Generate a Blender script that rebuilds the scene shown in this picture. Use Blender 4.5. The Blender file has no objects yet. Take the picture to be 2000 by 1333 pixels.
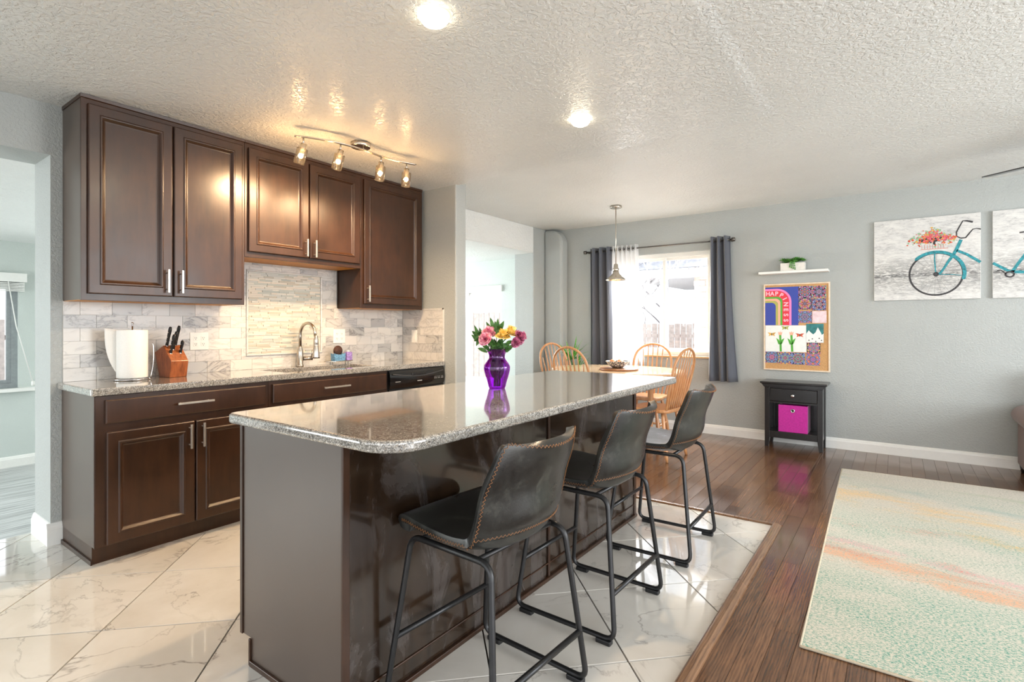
import bpy, bmesh, math, random
from mathutils import Vector, Matrix, Euler
random.seed(7)
PI = math.pi
# brightness settings
EXPOSURE = 0.84
WORLD = 1.45
WALLC = (174,178,176)
CEILC = (232,234,232)
TRACK = 1.0
BULB_E = 16
LENS_E = 6
DOWN = 10
AREAS = [('living_fill_light', (3.9, 3.5, 1.5), (-2, 4.6, 1.6), 2.4, 1.6, 80, (.95,.98,1)),  # added area lamp, stands in for unseen windows at the right
         ('rear_fill_light', (0.3, -3.0, 1.7), (-1.5, 3, 1.2), 3.0, 1.6, 10, (1,.98,.95)),  # weak added fill behind the camera, no window is built there
         ('ceiling_bounce_light', (1.6, 0.6, 1.0), (0.3, 4.8, 2.475), 2.2, 2.2, 30, (1,.99,.97)),  # added lamp behind the camera, aimed up to brighten the ceiling
         ('dining_window_fill', (-2.35, 7.3, 3.3), (-2.35, 5.2, 0.6), 2.4, 1.4, 1300, (1,1,1)),  # added lamp out of view above the window, boosts the daylight coming in
         ('den_side_fill_light', (-7.9, 4.4, 1.1), (-3, 4.9, 1.2), 2.2, 1.4, 110, (.97,1,.99)),  # added lamp hidden in the den, brightens the dining side
         ('den_end_fill_light', (-6.2, -2.9, 1.0), (-6.2, 3, .9), 2.5, 1.8, 70, (.95,1,.98))]  # added fill at the unseen open end of the den
S = bpy.context.scene
COL = S.collection
# ------------------------------------------------------------------ camera
FX, FY = -0.58640, 0.81003          # level view direction in the plan
cd = bpy.data.cameras.new('camera'); cam = bpy.data.objects.new('camera', cd); COL.objects.link(cam)
cam.location = (0, 0, 1.21)
cam.rotation_euler = (PI/2, 0, math.atan2(-FX, FY))
cd.sensor_width = 36; cd.lens = 18.648; cd.shift_y = -0.01525; cd.clip_start = 0.05
S.camera = cam
# ------------------------------------------------------------------ world, lights, exposure
S.view_settings.view_transform = 'Standard'; S.view_settings.look = 'None'
S.view_settings.gamma = 1; S.view_settings.use_curve_mapping = False
S.view_settings.exposure = EXPOSURE
w = bpy.data.worlds.new('sky'); S.world = w; w.use_nodes = True
bg = w.node_tree.nodes['Background']; bg.inputs[0].default_value = (0.90, 0.95, 1.0, 1); bg.inputs[1].default_value = WORLD
S.cycles.max_bounces = 8; S.cycles.diffuse_bounces = 5; S.cycles.glossy_bounces = 5
S.cycles.transmission_bounces = 6; S.cycles.transparent_max_bounces = 12
S.cycles.sample_clamp_indirect = 6; S.cycles.caustics_reflective = False; S.cycles.caustics_refractive = False
S.cycles.blur_glossy = 0.5
def area(name, loc, target, sx, sy, power, col):
    l = bpy.data.lights.new(name, 'AREA'); l.shape = 'RECTANGLE'; l.size = sx; l.size_y = sy; l.energy = power; l.color = col
    o = bpy.data.objects.new(name, l); COL.objects.link(o); o.location = loc
    o.rotation_euler = (Vector(target)-Vector(loc)).to_track_quat('-Z', 'Y').to_euler(); return o
for a in AREAS: area(*a)
# ------------------------------------------------------------------ materials
MATS = {}
def srgb(r, g, b):
    f = lambda c: (c/255/12.92) if c/255 <= .04045 else ((c/255+.055)/1.055)**2.4
    return (f(r), f(g), f(b), 1)
class NT:
    def __init__(s, name):
        s.m = bpy.data.materials.new(name); s.m.use_nodes = True; s.t = s.m.node_tree
        s.n = s.t.nodes; s.b = s.n['Principled BSDF']; s.out = s.n['Material Output']; MATS[name] = s.m
    def node(s, typ, **kw):
        x = s.n.new(typ)
        for k, v in kw.items():
            if k.startswith('i_'): x.inputs[k[2:].replace('_', ' ')].default_value = v
            else: setattr(x, k, v)
        return x
    def link(s, a, b): s.t.links.new(a, b)
    def coord(s, scale=(1,1,1), rnd=False, rot=(0,0,0), which='Object', loc=(0,0,0)):
        c = s.node('ShaderNodeTexCoord'); mp = s.node('ShaderNodeMapping')
        mp.inputs['Scale'].default_value = scale; mp.inputs['Rotation'].default_value = rot; mp.inputs['Location'].default_value = loc
        s.link(c.outputs[which], mp.inputs['Vector'])
        if rnd:
            oi = s.node('ShaderNodeObjectInfo'); mu = s.node('ShaderNodeMath', operation='MULTIPLY'); mu.inputs[1].default_value = 37.0
            s.link(oi.outputs['Random'], mu.inputs[0])
            cb = s.node('ShaderNodeCombineXYZ')
            for i in range(3): s.link(mu.outputs[0], cb.inputs[i])
            s.link(cb.outputs[0], mp.inputs['Location'])
        return mp.outputs[0]
    def noise(s, vec, scale, detail=4, rough=.5, dist=0):
        n = s.node('ShaderNodeTexNoise'); n.inputs['Scale'].default_value = scale; n.inputs['Detail'].default_value = detail
        n.inputs['Roughness'].default_value = rough; n.inputs['Distortion'].default_value = dist
        if vec is not None: s.link(vec, n.inputs['Vector'])
        return n.outputs[0]
    def ramp(s, fac, stops, interp='LINEAR'):
        r = s.node('ShaderNodeValToRGB'); e = r.color_ramp.elements; r.color_ramp.interpolation = interp
        while len(e) < len(stops): e.new(.5)
        for k, (p, c) in enumerate(stops): e[k].position = p; e[k].color = c if len(c) == 4 else (*c, 1)
        s.link(fac, r.inputs[0]); return r.outputs[0]
    def mix(s, fac, a, b, mode='MIX'):
        m = s.node('ShaderNodeMix', data_type='RGBA', blend_type=mode)
        for sock, v in ((m.inputs[0], fac), (m.inputs[6], a), (m.inputs[7], b)):
            if isinstance(v, (int, float, tuple)): sock.default_value = v
            else: s.link(v, sock)
        return m.outputs[2]
    def math(s, op, a, b=None):
        m = s.node('ShaderNodeMath', operation=op)
        for sock, v in ((m.inputs[0], a), (m.inputs[1], b)):
            if v is None: continue
            if isinstance(v, (int, float)): sock.default_value = v
            else: s.link(v, sock)
        return m.outputs[0]
    def rnd(s): return s.node('ShaderNodeObjectInfo').outputs['Random']
    def bump(s, h, strength, dist=.01):
        b = s.node('ShaderNodeBump'); b.inputs['Strength'].default_value = strength; b.inputs['Distance'].default_value = dist
        s.link(h, b.inputs['Height']); s.link(b.outputs[0], s.b.inputs['Normal'])
    def set(s, col=None, rough=None, metal=None, coat=None, spec=None, sheen=None, **kw):
        B = s.b.inputs
        if col is not None:
            if isinstance(col, tuple): B['Base Color'].default_value = col
            else: s.link(col, B['Base Color'])
        if rough is not None:
            if isinstance(rough, (int, float)): B['Roughness'].default_value = rough
            else: s.link(rough, B['Roughness'])
        if metal is not None: B['Metallic'].default_value = metal
        if coat is not None: B['Coat Weight'].default_value = coat; B['Coat Roughness'].default_value = .08
        if spec is not None: B['Specular IOR Level'].default_value = spec
        if sheen is not None: B['Sheen Weight'].default_value = sheen
        return s.m
def plain(name, rgb, rough=.5, metal=0, vary=.06, scale=30, bump=0, **kw):
    t = NT(name); c = srgb(*rgb); v = t.coord()
    n = t.noise(v, scale, 4)
    lo = tuple(x*(1-vary*2) for x in c[:3])+(1,); hi = tuple(min(1, x*(1+vary)) for x in c[:3])+(1,)
    t.set(t.ramp(n, [(.3, lo), (.7, hi)]), rough, metal, **kw)
    if bump: t.bump(n, bump)
    return t.m
def emit(name, rgb, strength):
    t = NT(name); t.set((*rgb, 1), .5); t.b.inputs['Emission Color'].default_value = (*rgb, 1); t.b.inputs['Emission Strength'].default_value = strength
    return t.m
def wall_paint(name, rgb, rough, bscale, bstr, bd=.004, spec=.5):
    t = NT(name); v = t.coord(); c = srgb(*rgb)
    n = t.noise(v, bscale, 3, .55, .6); r = t.ramp(n, [(.42, (0,0,0)), (.58, (1,1,1))])
    big = t.noise(v, 2.5, 2)
    t.set(t.ramp(big, [(.3, tuple(x*.96 for x in c[:3])), (.7, c[:3])]), rough, spec=spec); t.bump(r, bstr, bd); return t.m
PAINT = wall_paint('grey wall paint', WALLC, .42, 70, .45, .003)
CEIL = wall_paint('textured ceiling paint', CEILC, .45, 42, .7, .005)
CEILK = wall_paint('textured kitchen ceiling paint', CEILC, .28, 42, .8, .005)
WHITE = plain('white gloss paint', (236,236,232), .3, vary=.01)
DENW = wall_paint('pale green grey paint', (200,208,204), .5, 70, .3, .003)
def espresso():
    t = NT('espresso cabinet wood'); v = t.coord((1,1,.16), rnd=True); n = t.noise(v, 26, 5, .6, .4); m = t.noise(t.coord(), 3.0, 4, .6)
    c = t.ramp(n, [(.25, srgb(40,24,13)), (.75, srgb(60,37,21))])
    c2 = t.mix(t.ramp(m, [(.40, (0,0,0)), (.75, (.5,.5,.5))]), c, srgb(80,48,28))
    t.set(c2, t.ramp(m, [(.3, (.27,)*3), (.7, (.37,)*3)]), spec=.5); t.bump(n, .03, .001); return t.m
ESP = espresso()
def scuffed():
    t = NT('scuffed espresso panel'); v = t.coord((1,1,.35)); m = t.noise(v, 5, 6, .65, 1.2)
    n = t.noise(t.coord((1,1,.1)), 30, 4)
    c = t.ramp(n, [(.25, srgb(32,22,15)), (.75, srgb(54,39,27))])
    c2 = t.mix(t.ramp(m, [(.5, (0,0,0)), (.58, (.35,)*3), (.64, (.4,)*3), (.72, (.05,)*3)]), c, srgb(96,90,88))
    t.set(c2, t.ramp(m, [(.4, (.12,)*3), (.6, (.3,)*3)]), coat=.4); t.bump(m, .03, .002); return t.m
SCUFF = scuffed()
ENDP = plain('satin espresso laminate', (82,69,60), .33, vary=.03, scale=5, spec=.6)
RAWEDGE = plain('raw maple edge', (205,140,60), .5)
def granite():
    t = NT('speckled granite'); v = t.coord()
    def vor(sc):
        n = t.node('ShaderNodeTexVoronoi'); n.inputs['Scale'].default_value = sc; t.link(v, n.inputs['Vector']); return n.outputs['Color']
    a = t.node('ShaderNodeSeparateColor'); t.link(vor(300), a.inputs[0])
    c = t.ramp(a.outputs[0], [(0, srgb(48,47,46)), (.17, srgb(100,98,95)), (.36, srgb(142,139,134)), (.56, srgb(182,178,171)), (.82, srgb(148,136,120)), (.9, srgb(212,209,203))], 'CONSTANT')
    big = t.noise(v, 40, 3, .6)
    t.set(t.mix(.35, c, t.ramp(big, [(.35, srgb(108,104,98)), (.65, srgb(190,184,172))])), .04, coat=.9, spec=.6); return t.m
GRAN = granite()
def floor_marble():
    t = NT('polished marble floor tile'); v = t.coord((1,1,1), rnd=True)
    d = t.noise(v, 1.7, 6, .6, 1.1); wv = t.math('ABSOLUTE', t.math('SUBTRACT', d, .5))
    vein = t.ramp(wv, [(0, (.9,)*3), (.005, (.45,)*3), (.016, (0,0,0))])
    mask = t.ramp(t.noise(v, 3.0, 3), [(.42, (.12,)*3), (.66, (1,1,1))])
    fac = t.mix(1.0, vein, mask, 'MULTIPLY')
    soft = t.ramp(t.noise(v, 1.6, 5, .6, .5), [(.35, srgb(212,207,198)), (.65, srgb(228,225,219))])
    t.set(t.mix(fac, soft, srgb(140,132,126)), .035, spec=1.0, coat=.6); return t.m
FMARB = floor_marble()
def wall_marble():
    t = NT('honed marble wall tile'); v = t.coord((1,.7,1.6), rnd=True)
    d = t.noise(v, 5, 6, .6, 1.0); wv = t.math('ABSOLUTE', t.math('SUBTRACT', d, .5))
    vein = t.ramp(wv, [(0, (.9,)*3), (.02, (.25,)*3), (.05, (0,0,0))])
    base = t.ramp(t.rnd(), [(0, srgb(226,222,214)), (.5, srgb(216,212,206)), (.72, srgb(205,202,198)), (.88, srgb(182,182,180)), (1, srgb(196,192,184))])
    soft = t.mix(t.ramp(t.noise(v, 3, 4), [(.35, (0,0,0)), (.7, (.5,)*3)]), base, srgb(192,190,186))
    dark = t.mix(t.ramp(t.rnd(), [(.6, (.35,)*3), (.95, (1,)*3)]), (0,0,0,1), vein)
    t.set(t.mix(dark, soft, srgb(120,116,116)), .3); return t.m
WMARB = wall_marble()
def mosaic():
    t = NT('glass and stone mosaic sticks'); g = t.node('ShaderNodeNewGeometry')
    t.set(t.ramp(g.outputs['Random Per Island'], [(0, srgb(222,216,202)), (.25, srgb(206,204,194)), (.45, srgb(196,196,184)), (.62, srgb(226,214,196)), (.8, srgb(200,190,172)), (.93, srgb(186,188,178))], 'CONSTANT'), .22); return t.m
MOS = mosaic()
GROUT = plain('pale grout', (214,208,198), .8)
DGROUT = plain('dark floor grout', (56,50,46), .8)
def oakfloor(name, lo, hi, rough=.13):
    t = NT(name); v = t.coord((1,.12,1), rnd=True)
    wv = t.node('ShaderNodeTexWave', wave_type='BANDS', bands_direction='X'); wv.inputs['Scale'].default_value = 30; wv.inputs['Distortion'].default_value = 7
    wv.inputs['Detail'].default_value = 3; wv.inputs['Detail Scale'].default_value = 1.2; t.link(v, wv.inputs['Vector'])
    fine = t.noise(t.coord((1,.06,1), rnd=True), 90, 6, .7, .6)
    g = t.mix(.72, t.ramp(wv.outputs[0], [(.1, (.3,)*3), (.9, (.68,)*3)]), fine)
    c = t.ramp(g, [(.3, lo), (.68, hi)])
    c = t.mix(.8, c, t.ramp(t.rnd(), [(0, (.5,.46,.46)), (.4, (.8,.78,.78)), (.7, (1,.96,.9)), (1, (1.0,1.0,1.0))]), 'MULTIPLY')
    worn = t.noise(t.coord(), 2.2, 3)
    t.set(c, t.ramp(worn, [(.3, (rough,)*3), (.7, (rough+.14,)*3)]), coat=.3); t.bump(g, .06, .002); return t.m
DOAK = oakfloor('dark stained oak', srgb(58,39,28), srgb(136,100,72))
TOAK = oakfloor('worn oak trim', srgb(84,60,42), srgb(142,106,76), .18)
def graywood():
    t = NT('grey vinyl plank'); n = t.noise(t.coord((1,.05,1), rnd=True), 30, 5, .6, .5)
    t.set(t.ramp(n, [(.3, srgb(120,122,124)), (.5, srgb(178,180,180)), (.7, srgb(206,208,208))]), .3); return t.m
GWOOD = graywood()
def oak():
    t = NT('honey oak'); n = t.noise(t.coord((1,1,.15), rnd=True), 40, 4, .6, .6)
    t.set(t.ramp(n, [(.3, srgb(178,122,76)), (.7, srgb(206,156,110))]), .3, coat=.2); return t.m
OAK = oak()
def leather():
    t = NT('distressed black leather'); v = t.coord(); m = t.noise(v, 9, 6, .7, .4); f = t.noise(v, 240, 3)
    t.set(t.ramp(m, [(.35, srgb(24,25,25)), (.55, srgb(37,38,36)), (.75, srgb(72,73,67))]), t.ramp(m, [(.35, (.27,)*3), (.7, (.42,)*3)]), spec=.7); t.bump(f, .1, .002); return t.m
LEATH = leather()
BMETAL = plain('dark gunmetal', (62,62,63), .34, .8)
BLKPL = plain('black plastic', (22,22,24), .4)
STITCH = plain('tan stitching', (158,108,66), .6)
NICK = plain('brushed nickel', (196,188,176), .27, 1.0, vary=.04)
NICKL = plain('satin nickel pull', (222,214,202), .3, .85, vary=.03)
CHROME = plain('chrome', (215,215,215), .1, 1.0, vary=.02)
BLKWOOD = plain('black painted wood', (30,28,28), .28, vary=.1, coat=.3)
BLKAPP = plain('black appliance enamel', (22,21,21), .15, coat=.3)
LABEL = plain('grey printed marks', (168,168,168), .5)
PAPER = plain('white paper towel', (238,236,230), .85, vary=.02, scale=200, bump=.1)
OUTLET = plain('white outlet plastic', (240,238,230), .35, vary=.01)
def cherry():
    t = NT('cherry block wood'); n = t.noise(t.coord((1,1,.2)), 60, 4, .6, .6)
    t.set(t.ramp(n, [(.3, srgb(116,58,28)), (.7, srgb(164,92,50))]), .28, coat=.3); return t.m
CHERRY = cherry()
CURT = plain('slate grey curtain cloth', (84,88,98), .75, vary=.05, scale=300, sheen=.4)
def sheer():
    t = NT('sheer white voile'); tr = t.node('ShaderNodeBsdfTransparent'); tl = t.node('ShaderNodeBsdfTranslucent'); df = t.node('ShaderNodeBsdfDiffuse')
    tl.inputs[0].default_value = (.95,.95,.95,1); df.inputs[0].default_value = (.95,.95,.95,1)
    n = t.noise(t.coord((1,1,1)), 900, 1)
    a = t.node('ShaderNodeMixShader'); a.inputs[0].default_value = .4; t.link(tl.outputs[0], a.inputs[1]); t.link(df.outputs[0], a.inputs[2])
    b = t.node('ShaderNodeMixShader'); t.link(t.ramp(n, [(.3, (.55,)*3), (.7, (.8,)*3)]), b.inputs[0]); t.link(tr.outputs[0], b.inputs[1]); t.link(a.outputs[0], b.inputs[2])
    t.link(b.outputs[0], t.out.inputs[0]); return t.m
SHEER = sheer()
def pane(name, tint=(1,1,1), gl=.06):
    t = NT(name); tr = t.node('ShaderNodeBsdfTransparent'); tr.inputs[0].default_value = (*tint, 1)
    g = t.node('ShaderNodeBsdfGlossy'); g.inputs['Roughness'].default_value = .02
    f = t.node('ShaderNodeLayerWeight'); f.inputs[0].default_value = .25
    mm = t.math('ADD', t.math('MULTIPLY', f.outputs['Fresnel'], .6), gl)
    a = t.node('ShaderNodeMixShader'); t.link(mm, a.inputs[0]); t.link(tr.outputs[0], a.inputs[1]); t.link(g.outputs[0], a.inputs[2])
    t.link(a.outputs[0], t.out.inputs[0]); return t.m
GLASS = pane('window glass', gl=.02)
SHADE = pane('seeded lamp glass', (1,.93,.82), .18)
PURP = pane('purple vase glass', (.72,.10,.86), .05)
def leafm(name, a, b, rough=.4):
    t = NT(name); n = t.noise(t.coord((1,1,1), rnd=True), 70, 3)
    t.set(t.ramp(n, [(.36, srgb(*a)), (.64, srgb(*b))]), rough); t.b.inputs['Subsurface Weight'].default_value = 0; return t.m
LEAF = leafm('bright green blade', (70,140,50), (128,196,84))
DLEAF = leafm('dark bouquet leaf', (44,86,40), (84,128,60))
SUCC = leafm('succulent green', (52,116,52), (120,180,88))
PINKP = leafm('pink carnation petal', (224,104,146), (254,212,214), .6)
MAGP = leafm('magenta carnation petal', (150,44,96), (232,150,180), .6)
YELP = leafm('yellow rose petal', (232,186,74), (252,236,156), .5)
STEM = leafm('green stem', (60,110,50), (100,150,80))
TERRA = plain('white glazed pot', (225,222,215), .25)
CORK = plain('cork sheet', (206,160,108), .85, vary=.12, scale=180, bump=.15)
FUCH = plain('fuchsia felt', (190,36,150), .85, vary=.08, scale=60, sheen=.3)
BROWN = plain('brown suede', (98,60,46), .8, vary=.1, scale=25, sheen=.3)
def canvasm():
    t = NT('grey brushed painting ground'); v = t.coord((1,1,1), loc=(0,0,1.443)); n = t.noise(t.coord((1,1,2.2)), 5, 6, .7, 1.4); f = t.noise(t.coord((1,1,4)), 22, 5, .7, .8)
    sp = t.node('ShaderNodeSeparateXYZ'); t.link(v, sp.inputs[0])
    h = t.math('ABSOLUTE', t.math('SUBTRACT', sp.outputs[2], 1.67))
    band = t.ramp(h, [(.0, (1,)*3), (.02, (.6,)*3), (.2, (0,0,0))])
    c = t.ramp(t.mix(.5, n, f), [(.34, srgb(150,150,150)), (.46, srgb(204,203,201)), (.58, srgb(222,221,217))])
    c2 = t.mix(t.mix(1.0, band, t.ramp(f, [(.46, (1,1,1)), (.62, (0,0,0))]), 'MULTIPLY'), c, srgb(84,84,84))
    t.set(c2, .7); t.bump(f, .15, .003); return t.m
CANV = canvasm()
CANVE = plain('white canvas edge', (225,225,222), .7)
TEAL = plain('teal paint strokes', (44,148,160), .6, vary=.3, scale=60)
INK = plain('charcoal paint strokes', (58,56,58), .6, vary=.3, scale=60)
ORNG = plain('coral paint dabs', (226,100,66), .6, vary=.3, scale=90)
PNK = plain('pink paint dabs', (226,96,120), .6, vary=.3, scale=90)
YEL = plain('yellow paint dabs', (236,180,84), .6, vary=.3, scale=90)
GRN = plain('sage paint dabs', (150,186,150), .6, vary=.2, scale=90)
def kaleido():
    t = NT('scratch art pattern'); c = t.node('ShaderNodeTexCoord'); sp = t.node('ShaderNodeSeparateXYZ'); t.link(c.outputs['Object'], sp.inputs[0])
    ang = t.math('ARCTAN2', sp.outputs[2], sp.outputs[0]); rad = t.math('POWER', t.math('ADD', t.math('POWER', sp.outputs[0], 2.0), t.math('POWER', sp.outputs[2], 2.0)), .5)
    r = t.rnd(); cb = t.node('ShaderNodeCombineXYZ')
    t.link(t.math('ABSOLUTE', t.math('SINE', t.math('MULTIPLY', ang, 3.0))), cb.inputs[0]); t.link(t.math('MULTIPLY', rad, 30.0), cb.inputs[1]); t.link(t.math('MULTIPLY', r, 50.0), cb.inputs[2])
    vo = t.node('ShaderNodeTexVoronoi', feature='DISTANCE_TO_EDGE'); vo.inputs['Scale'].default_value = 2.6; t.link(cb.outputs[0], vo.inputs['Vector'])
    v2 = t.node('ShaderNodeTexVoronoi'); v2.inputs['Scale'].default_value = 2.6; t.link(cb.outputs[0], v2.inputs['Vector'])
    hs = t.node('ShaderNodeSeparateColor'); t.link(v2.outputs['Color'], hs.inputs[0])
    colr = t.ramp(hs.outputs[0], [(0, srgb(206,120,170)), (.25, srgb(122,150,200)), (.45, srgb(232,140,110)), (.6, srgb(170,140,210)), (.8, srgb(150,190,170)), (.95, srgb(230,200,120))], 'CONSTANT')
    ln = t.ramp(vo.outputs['Distance'], [(.06, (1,1,1)), (.12, (0,0,0))])
    t.set(t.mix(ln, colr, srgb(26,22,30)), .6); return t.m
KAL = kaleido()
def rugm():
    t = NT('faded abstract rug pile'); v = t.coord(loc=(.9, 3.75, 0))
    fine = t.noise(t.coord((1,1.6,1)), 85, 4, .85)
    blot = t.noise(t.coord((1,1.8,1), rot=(0,0,.25)), 2.3, 5, .6, .6)
    base = t.ramp(fine, [(.34, srgb(150,146,132)), (.50, srgb(206,199,188))])
    teal = t.ramp(fine, [(.36, srgb(62,128,112)), (.47, srgb(120,164,150)), (.53, srgb(200,196,182))])
    sp = t.node('ShaderNodeSeparateXYZ'); t.link(v, sp.inputs[0])
    yy = t.math('ADD', sp.outputs[1], t.math('MULTIPLY', t.math('SUBTRACT', blot, .5), 1.0))
    tm = t.ramp(t.math('MULTIPLY', yy, 1/6), [(.375, (1,)*3), (.49, (.95,)*3), (.525, (.35,)*3), (.57, (.5,)*3), (.63, (.75,)*3), (.68, (.5,)*3), (.74, (.12,)*3), (.79, (.5,)*3), (.84, (.12,)*3)])
    c = t.mix(t.mix(1.0, tm, t.ramp(blot, [(.32, (.35,)*3), (.55, (1,)*3)]), 'MULTIPLY'), base, teal)
    def streak(y0, slope, wdt, col, sc, thr, lo=.42):
        ln = t.math('ABSOLUTE', t.math('SUBTRACT', t.math('ADD', sp.outputs[1], t.math('MULTIPLY', sp.outputs[0], slope)), y0))
        wob = t.math('ADD', ln, t.math('MULTIPLY', t.math('SUBTRACT', t.noise(t.coord((.8,2.4,1), loc=(y0*7,y0,0)), sc*1.6, 8, .85, 1.2), .5), wdt*6))
        m = t.ramp(wob, [(0, (.95,)*3), (wdt*.7, (.7,)*3), (wdt*1.6, (0,0,0))])
        m = t.mix(1.0, m, t.ramp(t.noise(t.coord((.7,2.2,1), loc=(y0*3,y0,0)), 2.6, 4, .6), [(lo, (.05,)*3), (lo+.14, (1,1,1))]), 'MULTIPLY')
        m = t.mix(1.0, m, t.ramp(fine, [(thr+.08, (0,0,0)), (thr+.15, (1,1,1))]), 'MULTIPLY')
        return t.mix(m, CUR[0], col)
    CUR = [c]
    for a in ((4.42,.3,.13,srgb(222,186,132),3.1,.36),(4.15,.45,.06,srgb(214,176,92),4.1,.4),(4.78,.35,.05,srgb(86,150,158),4.1,.44),(5.0,.1,.04,srgb(150,170,130),5,.42,.5),
              (3.24,.20,.09,srgb(218,160,124),2.7,.36,.36),(3.30,.16,.035,srgb(168,76,74),6.1,.44,.40),(3.86,-.1,.05,srgb(214,106,62),6.1,.42,.5),(3.42,.2,.03,srgb(216,152,158),3.6,.4,.4),(3.60,.9,.05,srgb(206,90,60),5.6,.42,.52)):
        CUR[0] = streak(*a)
    c = CUR[0]
    t.set(c, .95); t.bump(fine, .5, .004); return t.m
RUG = rugm()
BIND = plain('cream rug binding', (216,208,188), .9)
SNOW = plain('pale ground', (190,188,184), .9, vary=.1, scale=3)
FENCE = plain('weathered fence board', (196,182,176), .85, vary=.12, scale=12)
BRICK = plain('pale painted brick', (176,160,152), .85, vary=.1, scale=25)
EAVE = plain('pale house trim', (196,198,204), .6, vary=.05)
ROOF = plain('grey roof shingle', (126,128,138), .8, vary=.15, scale=18)
BARK = plain('bare grey bark', (140,134,136), .9, vary=.15)
ORANGE = plain('orange peel', (232,150,96), .5)
BLUEPL = plain('blue patterned sponge holder', (110,160,196), .4, vary=.3, scale=90)
LILAC = plain('lilac soap bottle', (170,140,210), .25, vary=.25, scale=60)
SCRUB = plain('bronze scrubber', (90,62,52), .5, .5, vary=.3, scale=160, bump=.5)
def patterned():
    t = NT('speckled ceramic bowl'); n = t.node('ShaderNodeTexVoronoi', feature='DISTANCE_TO_EDGE'); n.inputs['Scale'].default_value = 34; t.link(t.coord(), n.inputs['Vector'])
    t.set(t.ramp(n.outputs['Distance'], [(.08, srgb(66,66,70)), (.14, srgb(226,220,206))]), .3); return t.m
PATT = patterned()
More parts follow.
